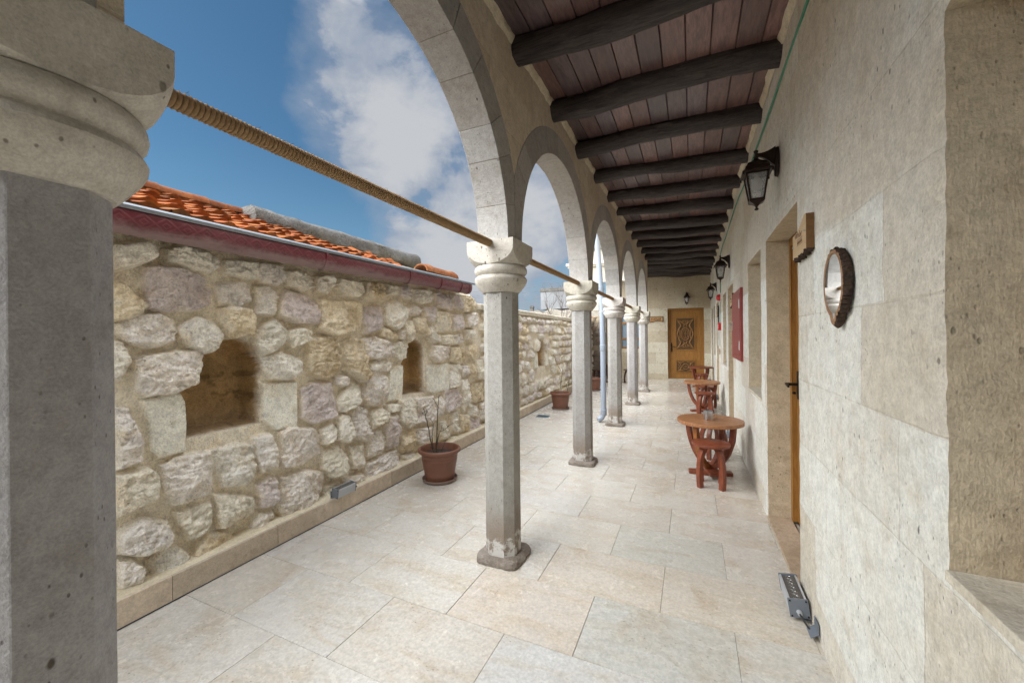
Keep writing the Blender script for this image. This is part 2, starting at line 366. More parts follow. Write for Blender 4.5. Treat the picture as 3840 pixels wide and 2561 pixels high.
pv = t.vor(t.scale(Q, (1, 1.6, 1)), 30); pm = t.m('MULTIPLY', t.ss(pv, .2, .1), t.ss(nb, .5, .62))
c = t.mix(t.m('MULTIPLY', pm, .6), c, CR(.2,.15,.1))
ns = t.noise(P, .9, 4, .6); c = t.mix(t.m('MULTIPLY', t.ss(ns, .52, .72), .28), c, CR(.36,.33,.31))
ro = t.m('ADD', t.m('MULTIPLY', nq, .3), t.m('ADD', t.m('MULTIPLY', ns, .2), .0))
setb(t, b, col=c, rough=ro, spec=.5, norm=t.bump(t.m('SUBTRACT', t.m('MULTIPLY', nq, .5), t.m('MULTIPLY', pm, .6)), .10, .006)); M['floor'] = m
M['grout'] = plain_mat('floor_grout', CR(.48,.45,.40), .9, 0, .3, .1, 1.3)
M['ground'] = stone_mat('bare_ground', [CR(.22,.195,.16), CR(.16,.14,.11), CR(.11,.095,.07)], patch=.4, grain=6, bump=.5)
M['mortar'] = stone_mat('sandy_mortar', [CR(.66,.59,.45), CR(.60,.53,.39), CR(.5,.42,.3)], patch=3, grain=60, bump=.5, pit=.3, pitscale=30)

# roof tile with glaze wear
m, t, b = newmat('terracotta_tile'); P = t.pos(); n1 = t.noise(P, 9, 5, .65); n2 = t.noise(P, 40, 4, .6)
c = t.mix(t.ss(n1, .35, .7), CR(.34,.105,.027), CR(.20,.052,.016)); c = t.mix(t.m('MULTIPLY', t.ss(n2, .52, .68), .7), c, CR(.10,.05,.035))
c = t.mix(1, c, t.attr('tint'), 'MULTIPLY')
setb(t, b, col=c, rough=.8, spec=.08, norm=t.bump(n2, .3, .006)); M['tile'] = m

# gutter: maroon pressed metal, limescale bloom over its lower half
m, t, b = newmat('maroon_gutter_paint'); P = t.pos(); x, y, z = t.xyz(P)
gz = t.m('ADD', z, t.m('MULTIPLY', t.m('SUBTRACT', y, 1), -.012))
n1 = t.noise(t.scale(P, (1, 2.2, 9)), 2.6, 5, .62, .6); n2 = t.noise(P, 24, 4, .65)
e = t.m('ADD', gz, t.m('ADD', t.m('MULTIPLY', t.m('SUBTRACT', n1, .5), .09), t.m('MULTIPLY', t.m('SUBTRACT', n2, .5), .05)))
msk = t.m('MULTIPLY', t.ss(e, 1.985, 1.925), t.ss(y, 3.9, 2.6))
c = t.mix(t.ss(n2, .4, .7), CR(.125,.020,.028), CR(.085,.014,.02))
c = t.mix(t.m('MULTIPLY', msk, .72), c, CR(.30,.225,.215))
zr = t.m('DIVIDE', t.m('SUBTRACT', z, t.m('ADD', t.m('ADD', 1.994, t.m('MULTIPLY', y, .010)), t.m('MULTIPLY', t.m('SINE', t.m('MULTIPLY', y, 2.1)), .004))), .088)
vv = t.m('DIVIDE', t.m('ADD', zr, .62), .80); tri = t.m('MULTIPLY', t.m('ABSOLUTE', t.m('SUBTRACT', t.m('FRACT', t.m('DIVIDE', y, .19)), .5)), 2)
ln = t.m('MINIMUM', t.m('ABSOLUTE', t.m('SUBTRACT', vv, tri)), t.m('ABSOLUTE', t.m('SUBTRACT', vv, t.m('SUBTRACT', 1, tri))))
ln2 = t.m('ADD', t.m('ABSOLUTE', t.m('SUBTRACT', vv, .5)), t.m('ABSOLUTE', t.m('SUBTRACT', t.m('FRACT', t.m('ADD', t.m('DIVIDE', y, .095), .5)), .5)))
emb = t.m('MULTIPLY', t.m('MAXIMUM', t.ss(ln, .11, .03), t.ss(t.m('ABSOLUTE', t.m('SUBTRACT', ln2, .2)), .07, .02)), t.m('MULTIPLY', t.ss(vv, -.08, .0), t.ss(vv, 1.08, 1.0)))
c = t.mix(t.m('MULTIPLY', emb, .15), c, CR(.33,.11,.125))
setb(t, b, col=c, rough=t.m('ADD', .28, t.m('MULTIPLY', msk, .4)), spec=.5, norm=t.bump(t.m('ADD', emb, t.m('MULTIPLY', n2, .3)), .3, .004)); M['gutter'] = m
M['zinc'] = plain_mat('zinc_flashing', CR(.25,.27,.29), .5, .5, .1)

M['plank'] = wood_mat('stained_ceiling_plank', CR(.185,.112,.108), CR(.078,.048,.05), (9, 1.2, 9), .36, .3, coat=.25, tint=True, space='pos')
M['log'] = wood_mat('charred_brown_log', CR(.072,.056,.050), CR(.011,.008,.008), (.8, 14, 14), .55, 1.2)
M['door'] = wood_mat('honey_oak_door', CR(.36,.175,.04), CR(.23,.10,.02), (9, 9, 1), .55, .15, coat=0)
M['carve'] = wood_mat('carved_oak', CR(.33,.165,.05), CR(.19,.09,.028), (3, 3, 2), .5, .2)
M['carveback'] = wood_mat('dark_carving_ground', CR(.13,.075,.03), CR(.075,.042,.018), (5, 5, 5), .7, .3)
M['tabletop'] = wood_mat('pine_table_top', CR(.47,.225,.10), CR(.22,.085,.034), (2, 12, 3), .42, .12, coat=.15)
M['redwood'] = wood_mat('red_stained_wood', CR(.27,.075,.034), CR(.12,.028,.014), (5, 5, 2), .42, .2, coat=.2)
M['amberwood'] = wood_mat('amber_stained_wood', CR(.34,.13,.03), CR(.2,.06,.016), (5, 5, 2), .4, .2, coat=.2)
M['darkwood'] = wood_mat('dark_stained_wood', CR(.07,.024,.016), CR(.035,.013,.01), (5, 5, 2), .45, .2)
M['signwood'] = wood_mat('pale_sign_wood', CR(.55,.40,.235), CR(.47,.32,.17), (5, 1.2, 6), .55, .12)
M['signend'] = wood_mat('sign_end_grain', CR(.19,.098,.036), CR(.13,.064,.022), (4, 4, 9), .7, .25)
M['bark'] = wood_mat('rough_bark', CR(.075,.046,.031), CR(.022,.014,.010), (6, 6, 3), .9, 1.0)
M['ring'] = wood_mat('sawn_log_ring', CR(.34,.205,.115), CR(.24,.13,.065), (6, 6, 6), .6, .15)
M['atlaswood'] = wood_mat('tan_sign_wood', CR(.46,.26,.105), CR(.34,.18,.065), (1, 6, 9), .5, .15)
M['iron'] = plain_mat('black_iron', CR(.022,.016,.014), .45, .6, .15)
M['bronze'] = plain_mat('bronzed_lantern_metal', CR(.042,.024,.017), .42, .55, .2)
M['steel'] = plain_mat('brushed_steel', CR(.55,.55,.56), .32, .9, .05)
M['alu'] = plain_mat('grey_anodised_housing', CR(.62,.645,.68), .4, .45, .06)
M['aludark'] = plain_mat('slate_grey_end_cap', CR(.19,.215,.25), .45, .3, .06)
M['lens'] = plain_mat('smoked_lens_strip', CR(.10,.095,.09), .2, .1, .1)
M['chrome'] = plain_mat('bright_lens_ring', CR(.40,.40,.40), .25, .8, .05)
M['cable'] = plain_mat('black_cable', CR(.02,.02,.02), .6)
M['green'] = plain_mat('green_cable', CR(.045,.25,.15), .45)
M['white'] = plain_mat('white_plastic', CR(.68,.68,.63), .45, 0, .05)
M['pipe'] = plain_mat('pale_blue_grey_pvc', CR(.33,.38,.45), .4, 0, .06)
M['redpaint'] = plain_mat('dark_red_paint', CR(.27,.037,.033), .42, 0, .06)
M['red'] = plain_mat('bright_red_plastic', CR(.50,.016,.018), .25, 0, .08)
M['rope'] = plain_mat('hemp_rope', CR(.47,.31,.17), .9, 0, .25, .9, 140, .1)
M['terracotta'] = plain_mat('brown_terracotta_plastic', CR(.20,.082,.047), .5, 0, .12, .08, 12)
M['saucer'] = plain_mat('dusty_saucer', CR(.30,.205,.165), .8, 0, .15, .2, 20)
M['soil'] = plain_mat('potting_soil', CR(.06,.035,.024), .95, 0, .3, .8, 40)
M['twig'] = plain_mat('green_brown_twig', CR(.075,.06,.03), .8, 0, .25)
M['bark2'] = plain_mat('grey_bare_branch', CR(.09,.065,.05), .9, 0, .2)
M['ink'] = plain_mat('burnt_lettering', CR(.05,.022,.008), .8)
M['ink2'] = plain_mat('faint_burnt_script', CR(.22,.125,.075), .8)
M['blind'] = plain_mat('dark_window_pane', CR(.05,.055,.06), .12)
M['grate'] = plain_mat('blue_grey_grate', CR(.10,.17,.22), .45, .3)
M['wire'] = plain_mat('dark_power_cable', CR(.10,.12,.15), .6)
m, t, b = newmat('mirror_silver'); setb(t, b, col=CR(.86,.88,.88), rough=.02, metal=1); M['mirror'] = m
m, t, b = newmat('ribbed_lamp_glass'); x, y, z = t.xyz(t.obj())
rb = t.m('SINE', t.m('MULTIPLY', t.m('ADD', x, y), 900)); setb(t, b, col=CR(.75,.75,.73), rough=.18, trans=.75, ior=1.3, norm=t.bump(rb, .4, .003)); M['glass'] = m
m, t, b = newmat('opal_bulb'); setb(t, b, col=CR(.8,.78,.72), rough=.35); M['bulb'] = m
m, t, b = newmat('window_glass'); setb(t, b, col=CR(.20,.27,.33), rough=.08, spec=.8); M['pane'] = m

# ------------------------------------------------------------------ ground and floor
X_WALL = .515; Y_END = 13.3
g = G(); g.box(-400, 400, -400, 900, -.6, -.05); tag(g.build('ground', M['ground']), kind='structure')
g = G(); g.box(-3.2, .8, -2.2, Y_END+.2, -.045, -.0035); tag(g.build('floor_bed', M['grout']), kind='structure')
rng = random.Random(4)
PAL = [(.60,.55,.46), (.58,.53,.45), (.61,.565,.48), (.56,.49,.395), (.55,.515,.45), (.59,.55,.475), (.54,.475,.38), (.57,.53,.455)]
SPEC = {(1, 0): (.455,.465,.42), (3, 0): (.50,.495,.42), (1, -1): (.60,.49,.365), (2, 0): (.56,.47,.345), (2, -1): (.60,.50,.37), (1, 1): (.49,.47,.42), (4, 0): (.60,.56,.47), (4, 1): (.53,.49,.40),
        (5, 1): (.52,.42,.31), (0, 0): (.42,.445,.43), (0, -1): (.55,.55,.53), (2, 1): (.57,.50,.40), (0, 1): (.47,.475,.45), (3, -1): (.61,.55,.44)}
vs, fs, cs, sd_ = [], [], [], []
for row in range(-9, 28):
    y0 = 1.69+.4415*(row-1); off = -.49 if row % 2 else -.82
    if row % 2 == 0: off = -.82+.66
    for k in range(-5, 4):
        x0 = off+.66*(k+ (0 if row % 2 else -0)); x1 = x0+.66
        key = (row, round((x0+.49)/.66) if row % 2 else round((x0+.16)/.66))
        if x1 < -2.62 or x0 > .7: continue
        x0c, x1c = max(x0, -2.66), min(x1, .70)
        c = SPEC.get(key, rng.choice(PAL)); c = tuple(.42*a*.93+.58*b for a, b in zip(c, (.56, .545, .51))); gp = .0004+rng.random()*.0006; dz = (rng.random()-.5)*.0016
        ta, tb = (rng.random()-.5)*.003, (rng.random()-.5)*.003; s = rng.random(); bb = len(vs); y1 = min(y0+.4415, Y_END+.1)
        for ins, z in ((0, -.003), (.0012, 0)):
            for (px, py) in ((x0c+gp+ins, y0+gp+ins), (x1c-gp-ins, y0+gp+ins), (x1c-gp-ins, y1-gp-ins), (x0c+gp+ins, y1-gp-ins)):
                vs.append((px, py, z+dz+ta*(px-x0)+tb*(py-y0))); cs.append(c); sd_.append(s)
        fs += [(bb+4, bb+5, bb+6, bb+7)]+[(bb+i, bb+(i+1) % 4, bb+4+(i+1) % 4, bb+4+i) for i in range(4)]
me = bpy.data.meshes.new('floor'); me.from_pydata(vs, [], fs); me.materials.append(M['floor'])
at = me.color_attributes.new('tint', 'FLOAT_COLOR', 'POINT'); at.data.foreach_set('color', np.array([(*c, 1) for c in cs], dtype=np.float32).ravel())
at = me.attributes.new('seed', 'FLOAT', 'POINT'); at.data.foreach_set('value', np.array(sd_, dtype=np.float32))
fo = bpy.data.objects.new('floor', me); COL.objects.link(fo); tag(fo, kind='structure')

# ------------------------------------------------------------------ right-hand gallery wall with its openings
# (y0, y1, z0, z1, depth, kind)
OPEN = [(.30, 1.21, .86, 2.115, .20, 'window'), (2.57, 3.57, 0, 2.105, .185, 'door'), (3.83, 4.64, .86, 2.10, .17, 'window'), (6.26, 7.08, 0, 2.105, .16, 'door'),
        (7.48, 8.22, .87, 2.105, .16, 'window'), (9.50, 10.32, 0, 2.105, .16, 'door'), (10.86, 11.5, .9, 2.12, .16, 'window'), (12.05, 12.75, 0, 2.105, .16, 'door')]
ys = {-2.2, Y_END+.02}; zs = {-.02, 3.6}
for o in OPEN: ys |= {o[0], o[1]}; zs |= {o[2], o[3]}
def fill(vals, step):
    vals = sorted(vals); out = []
    for a, b in zip(vals, vals[1:]):
        n = max(1, round((b-a)/step(a))); out += [a+(b-a)*i/n for i in range(n)]
    return out+[vals[-1]]
ys = fill(ys, lambda a: .03 if a < 4.6 else .07); zs = fill(zs, lambda a: .03)
wall = thing('gallery_wall', 'long cream limestone wall on the right with doors and window recesses', 'wall', (X_WALL, 5.5, 0))
g = G(); idx = {}
def inop(y, z): return [o for o in OPEN if o[0]-1e-6 <= y <= o[1]+1e-6 and o[2]-1e-6 <= z <= o[3]+1e-6]
yo = 5.5
for j, z in enumerate(zs):
    for i, y in enumerate(ys):
        dx = .004*fbm3((0, y, z), 1.7)+.0018*fbm3((3, y, z), 11, 3); dy = dz = 0
        for o in inop(y, z):
            if min(abs(y-o[0]), abs(y-o[1])) < 1e-5: dy = .006*fbm3((7, y*.3, z), 22, 4); dx += .004
            if z > .05 and min(abs(z-o[2]), abs(z-o[3])) < 1e-5: dz = .005*fbm3((9, y, z*.3), 22, 4)
        idx[i, j] = len(g.v); g.v.append((dx, y+dy-yo, z+dz))
for j in range(len(zs)-1):
    for i in range(len(ys)-1):
        if inop((ys[i]+ys[i+1])/2, (zs[j]+zs[j+1])/2): continue
        g.f.append((idx[i, j], idx[i, j+1], idx[i+1, j+1], idx[i+1, j])); g.mi.append(0)
for o in OPEN:                                           # reveals
    def strip(keys):
        b0 = len(g.v); n = len(keys)
        for q in range(1, 5):
            for k in keys:
                x, y, z = g.v[idx[k]]; cy, cz = (o[0]+o[1])/2-yo, (o[2]+o[3])/2
                g.v.append((o[4]*q/4+.003*fbm3((q, y, z), 9), y+.004*fbm3((q*3.1, y, z), 8)*(q < 4), z))
        for q in range(4):
            for a in range(n-1):
                A, B = (idx[keys[a]], idx[keys[a+1]]) if q == 0 else (b0+(q-1)*n+a, b0+(q-1)*n+a+1)
                g.f.append((A, B, b0+q*n+a+1, b0+q*n+a)); g.mi.append(1)
    ii = [i for i, y in enumerate(ys) if o[0]-1e-6 <= y <= o[1]+1e-6]; jj = [j for j, z in enumerate(zs) if max(o[2], 0)-1e-6 <= z <= o[3]+1e-6]
    strip([(ii[0], j) for j in jj]); strip([(ii[-1], j) for j in jj]); strip([(i, jj[-1]) for i in ii])
    if o[2] > .1: strip([(i, jj[0]) for i in ii])
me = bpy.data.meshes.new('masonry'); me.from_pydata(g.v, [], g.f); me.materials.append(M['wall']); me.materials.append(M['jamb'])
me.polygons.foreach_set('material_index', g.mi); me.polygons.foreach_set('use_smooth', [True]*len(g.f)); me.set_sharp_from_angle(angle=rad(40))
ob = bpy.data.objects.new('masonry', me); COL.objects.link(ob); ob.parent = wall
g = G(); g.box(.30, .5, -2.2-yo, Y_END+.3-yo, -.03, 3.6); g.build('backing', M['jamb'], wall)
for n_, o in enumerate(OPEN):
    y0, y1, z0, z1, d, kd = o[0]-yo, o[1]-yo, o[2], o[3], o[4], o[5]
    if kd == 'window':
        g = G(); g.box(-.006, d-.002, y0+.004, y1-.004, z0-.012, z0+.012); g.build('sill', M['coping'], wall, bevel=.003)
        g = G(); e = .05
        g.box(d-.03, d+.02, y0, y0+e, z0+.012, z1); g.box(d-.03, d+.02, y1-e, y1, z0+.012, z1); g.box(d-.03, d+.02, y0+e, y1-e, z1-e, z1); g.box(d-.03, d+.02, y0+e, y1-e, z0+.012, z0+e+.012)
        g.box(d-.025, d+.02, (y0+y1)/2-.02, (y0+y1)/2+.02, z0+e+.012, z1-e); f = g.build('window_frame', M['door'], wall)
        for a_, b_ in ((y0+e, (y0+y1)/2-.02), ((y0+y1)/2+.02, y1-e)): g = G(); g.box(d, d+.008, a_, b_, z0+e+.012, z1-e); g.build('pane', M['pane'], f)
    else:
        g = G(); e = .06
        g.box(d-.035, d+.03, y0, y0+e, .02, z1); g.box(d-.035, d+.03, y1-e, y1, .02, z1); g.box(d-.035, d+.03, y0+e, y1-e, z1-e, z1); g.build('door_frame', M['door'], wall, bevel=.003)
        g = G(); g.box(d-.005, d+.035, y0+e+.003, y1-e-.003, .025, z1-e-.003)
        for a, b2 in ((.25, .85), (1.0, 1.9)): g.box(d-.018, d-.0052, y0+.2, y1-.2, a, b2)
        dr = g.build('door', M['door'], wall, bevel=.004)
        g = G(); yh = y1-.105
        g.box(d-.010, d-.0055, yh-.02, yh+.02, .93, 1.13); g.tube([(d-.01, yh, 1.035), (d-.075, yh, 1.035)], .011, 10); g.tube([(d-.075, yh+.006, 1.035), (d-.082, yh-.05, 1.038), (d-.085, yh-.115, 1.03)], [.011, .010, .008], 10)
        g.lathe([(.012, 0), (.013, .012), (.006, .016)], 10, (d-.03, yh, .965)); g.build('handle', M['iron'], dr, smooth=40)
        g = G(); g.box(-.004, d-.035, y0+.004, y1-.004, -.004, .022); g.build('threshold', M['step'], wall, bevel=.004)

# ------------------------------------------------------------------ end wall with carved door
end = thing('end_wall', 'pale ashlar wall closing the far end of the gallery, with a carved door and window', 'wall', (0, Y_END, 0))
DX0, DX1, DZ0, DZ1 = -.69, .335, .045, 2.225; WX0, WX1, WZ0, WZ1 = -2.15, -1.30, .97, 2.35
g = G()
def wall_cells(g, xs, zs_, holes, y0, y1):
    for a, b in zip(xs, xs[1:]):
        for c_, d_ in zip(zs_, zs_[1:]):
            if any(h[0] <= (a+b)/2 <= h[1] and h[2] <= (c_+d_)/2 <= h[3] for h in holes): continue
            g.add([(a,y0,c_),(b,y0,c_),(b,y0,d_),(a,y0,d_)], [(0,1,2,3)])
    for h in holes:
        a, b, c_, d_ = h
        g.add([(a,y0,c_),(b,y0,c_),(b,y0,d_),(a,y0,d_),(a,y1,c_),(b,y1,c_),(b,y1,d_),(a,y1,d_)], [(0,4,5,1),(1,5,6,2),(2,6,7,3),(3,7,4,0)])
wall_cells(g, [-2.5, WX0, WX1, DX0, DX1, .62], [-.03, DZ0, WZ0, DZ1, WZ1, 3.6], [(DX0, DX1, DZ0, DZ1), (WX0, WX1, WZ0, WZ1)], 0, .165)
g.add([(-2.5,0,-.03),(-2.5,0,3.6),(-2.5,.5,3.6),(-2.5,.5,-.03)], [(0,1,2,3)])
g.box(-2.498, .9, .167, .5, -.03, 3.6)
g.build('masonry', M['endwall'], end)
g = G(); g.box(DX0-.03, DX1+.03, -.02, .13, -.02, .044); g.build('threshold', M['plaster'], end, bevel=.004)
y = .10; g = G()   # door frame
g.box(DX0+.002, DX0+.07, y-.02, y+.06, DZ0+.002, DZ1-.002); g.box(DX1-.07, DX1-.002, y-.02, y+.06, DZ0+.002, DZ1-.002); g.box(DX0+.07, DX1-.07, y-.02, y+.06, DZ1-.075, DZ1-.002)
g.build('door_frame', M['door'], end, bevel=.004)
g = G(); a0, a1 = DX0+.073, DX1-.073; g.box(a0, a1, y, y+.045, DZ0+.004, DZ1-.078)
dr = g.build('door', M['door'], end, bevel=.003)
def panel(cx, cz, hw, hh, big):
    g = G()
    for k, (o_, t_) in enumerate(((0, .012), (.022, .02))):
        a, b2 = hw+.05-o_, hh+.05-o_; i_ = .021
        for (x0, x1, z0, z1) in ((-a, a, b2-i_, b2), (-a, a, -b2, -b2+i_), (-a, -a+i_, -b2+i_, b2-i_), (a-i_, a, -b2+i_, b2-i_)):
            g.box(cx+x0, cx+x1, y-t_, y-.0003, cz+z0, cz+z1)
    g.build('panel_moulding', M['door'], dr, bevel=.003)
    g = G(); g.box(cx-hw, cx+hw, y-.004, y-.0006, cz-hh, cz+hh); g.build('panel_ground', M['carveback'], dr)
    g = G(); yy = y-.011
    def stroke(pts, r): g.tube([(cx+px, yy, cz+pz) for px, pz in pts], r, 8)
    def arc(ax, az, rx, rz, t0, t1, n=14): return [(ax+rx*math.cos(rad(t0+(t1-t0)*i/n)), az+rz*math.sin(rad(t0+(t1-t0)*i/n))) for i in range(n+1)]
    H, W_ = hh*.95, hw*.95
    if big:
        for sx in (-1, 1):
            stroke([(sx*W_*.98, H), (sx*W_*.62, H*.72), (sx*W_*.50, H*.55), (sx*W_*.75, H*.34), (sx*W_*.95, 0), (sx*W_*.75, -H*.34), (sx*W_*.5, -H*.55), (sx*W_*.62, -H*.72), (sx*W_*.98, -H)], [.016, .02, .022, .02, .018, .02, .022, .02, .016])
            stroke([(sx*W_*.62, H*.3), (sx*W_*.62, -H*.3)], .014)
            for sz in (-1, 1):
                stroke([(sx*W_*.1, sz*H*.62), (sx*W_*.34, sz*H*.78), (sx*W_*.9, sz*H*.95)], [.012, .02, .008]); stroke([(sx*W_*.08, sz*H*.9), (sx*W_*.4, sz*H*.86)], .012)
                stroke([(sx*W_*.24, sz*H*.5), (sx*W_*.02, sz*H*.68)], .014)
        stroke(arc(0, 0, W_*.48, H*.43, 0, 360, 30), .017); stroke(arc(0, 0, W_*.30, H*.31, 0, 360, 26), .010)
        for k in range(8): q = k*math.pi/4; stroke([(.012*math.cos(q), .012*math.sin(q)), (.036*math.cos(q), .036*math.sin(q))], [.008, .012])
        for sz in (-1, 1):
            stroke([(0, sz*.05), (0, sz*H*.26)], [.016, .004])
            for k in (-1, 0, 1): stroke([(k*W_*.18, sz*H*.72), (k*W_*.3, sz*H*.92)], [.014, .008])
    else:
        for sx in (-1, 1):
            for sz in (-1, 1):
                stroke([(sx*W_*.98, sz*H*.95), (sx*W_*.62, sz*H*.6), (sx*W_*.5, 0)], [.012, .02, .014]); stroke([(sx*W_*.16, sz*H*.9), (sx*W_*.5, sz*H*.75), (sx*W_*.85, sz*H*.95)], [.012, .016, .008]); stroke([(sx*W_*.9, sz*H*.5), (sx*W_*.72, 0)], .010)
        stroke(arc(0, 0, W_*.34, H*.55, 0, 360, 22), .013)
        for k in range(8): q = k*math.pi/4; stroke([(.01*math.cos(q), .01*math.sin(q)), (.032*math.cos(q), .032*math.sin(q))], [.008, .012])
    g.build('carving', M['carve'], dr, smooth=60)
pcx = (DX0+DX1)/2-.01
panel(pcx, 1.435, .25, .475, True); panel(pcx, .43, .25, .165, False)
g = G(); hx = a0+.035
g.prism([(-.018,-.14),(.018,-.14),(.024,-.05),(.016,0),(.024,.06),(.014,.13),(0,.16),(-.014,.13),(-.024,.06),(-.016,0),(-.024,-.05)], lambda u, v: (hx+u, y-.008, 1.02+v), lambda u, v: (hx+u, y-.0005, 1.02+v))
g.tube([(hx, y, 1.03), (hx, y-.06, 1.03)], .01, 8); g.tube([(hx, y-.06, 1.03), (hx+.05, y-.065, 1.04), (hx+.12, y-.062, 1.03)], [.011, .009, .006], 8); g.build('handle', M['iron'], dr, smooth=40)
# window of the end wall
g = G(); fy = .05
g.box(WX0+.002, WX0+.06, fy-.03, fy+.06, WZ0+.002, WZ1-.002); g.box(WX1-.06, WX1-.002, fy-.03, fy+.06, WZ0+.002, WZ1-.002)
for zc in (WZ0+.031, 1.30, 1.80, WZ1-.031): g.box(WX0+.06, WX1-.06, fy-.025, fy+.06, zc-.028, zc+.028)
wf = g.build('window_frame', M['door'], end, bevel=.003)
for a, b2 in ((WZ0+.06, 1.272), (1.328, 1.772), (1.828, WZ1-.06)): g = G(); g.box(WX0+.06, WX1-.06, fy+.012, fy+.02, a, b2); g.build('pane', M['pane'], wf)

# ------------------------------------------------------------------ arcade wall with its arches
XC, SP, Y0C, ZS, RI, RO = -1.11, 2.037, .253, 1.985, .91, 1.105
arc_t = thing('arcade_wall', 'limestone arcade wall of round arches carried on the columns', 'arcade', (XC, 5.5, 0))
g = G()
for k in range(-1, 5):
    yc = Y0C+SP*(k+.5)
    ysm = [yc-SP/2+SP*i/48 for i in range(49)]
    def zlow(yy): return ZS+math.sqrt(max(RO*RO-(yy-yc)**2, 0))
    V = []
    for yy in ysm:
        zl = zlow(yy)
        for q in range(4):
            zz = zl+(3.655-zl)*q/3
            for sx in (-1, 1): V.append((sx*(.1005+.002*fbm3((sx, yy, zz), 3)), yy-5.5, zz))
    F = []
    for i in range(48):
        a, b2 = i*8, (i+1)*8
        for q in range(3):
            F.append((a+q*2, b2+q*2, b2+q*2+2, a+q*2+2)); F.append((a+q*2+1, a+q*2+3, b2+q*2+3, b2+q*2+1))
        F.append((a, a+1, b2+1, b2)); F.append((a+6, b2+6, b2+7, a+7))
    g.add(V, F)
g.box(-.1005, .1005, 10.4385-5.5, 10.548-5.5, 1.987, 3.655); g.box(-.1005, .1005, -2.2-5.5, -1.785-5.5, -.02, 3.655)
g.box(-.1005, .1005, .355-5.5, .401-5.5, 1.9875, 2.25)
g.build('masonry', M['arcade'], arc_t)
rng = random.Random(11)
for k in range(-1, 5):
    yc = Y0C+SP*(k+.5)-5.5; g = G(); NV = 13
    def pt(th, r): return (yc-r*math.cos(th), ZS+.001+r*math.sin(th))
    def ro(th): return min(RO, 1.0170/max(abs(math.cos(th)), 1e-6))
    g.col = (.62, .56, .47)
    n = 60                                              # mortar core, set back
    V = []
    for i in range(n+1):
        th = math.pi*i/n
        for sx in (-1, 1):
            a, b2 = pt(th, RI+.005), pt(th, ro(th)-.003); V += [(sx*.0975, a[0], a[1]), (sx*.0975, b2[0], b2[1])]
    F = []
    for i in range(n):
        a, b2 = i*4, (i+1)*4; F += [(a, a+1, b2+1, b2), (a+2, b2+2, b2+3, a+3), (a, b2, b2+2, a+2), (a+1, a+3, b2+3, b2+1)]
    g.add(V, F)
    cuts = [0]+[math.pi*(i+(rng.random()-.5)*.3)/NV for i in range(1, NV)]+[math.pi]
    for i in range(NV):
        t0, t1 = cuts[i]+.0013, cuts[i+1]-.0013; s_ = 5; dx = (rng.random()-.5)*.003; dr_ = (rng.random()-.5)*.004; f_ = .86+rng.random()*.30; w_ = rng.random()*.05
        g.col = (f_, f_*(1-w_*.5), f_*(1-w_)); V = []
        for q in range(s_+1):
            th = t0+(t1-t0)*q/s_
            for sx in (-1, 1):
                a, b2 = pt(th, RI+dr_+.002), pt(th, ro(th)-.0005); V += [(sx*.1035+dx, a[0], a[1]), (sx*.1035+dx, b2[0], b2[1])]
        F = []
        for q in range(s_):
            a, b2 = q*4, (q+1)*4; F += [(a, a+1, b2+1, b2), (a+2, b2+2, b2+3, a+3), (a, b2, b2+2, a+2), (a+1, a+3, b2+3, b2+1)]
        e = s_*4; F += [(0, 2, 3, 1), (e, e+1, e+3, e+2)]
        g.add(V, F)
    g.build('arch_ring', M['vouss'], arc_t, bevel=.0018, seg=1)

# ------------------------------------------------------------------ columns
def cushion(g, w_, z0, z1, z2):
    rings = []; NA = 6; L = 9
    levels = [z0+(z1-z0)*(i/L) for i in range(L+1)]+[z2]
    for z in levels:
        s_ = w_*math.sqrt(max(0, 1-((z1-z)/(z1-z0))**2)) if z < z1 else w_
        R = math.hypot(w_, s_); ring = []
        for q in range(4):
            a0, a1 = math.atan2(s_, w_), math.pi/2-math.atan2(s_, w_)
            for i in range(NA+1):
                a = a0+(a1-a0)*i/NA+q*math.pi/2; ring.append((R*math.cos(a), R*math.sin(a), z))
        rings.append(ring)
    n = len(rings[0]); V = [p for r in rings for p in r]
    F = [(k*n+i, k*n+(i+1) % n, (k+1)*n+(i+1) % n, (k+1)*n+i) for k in range(len(rings)-1) for i in range(n)]
    F += [tuple(range(n-1, -1, -1)), tuple((len(rings)-1)*n+i for i in range(n))]
    g.add(V, F)
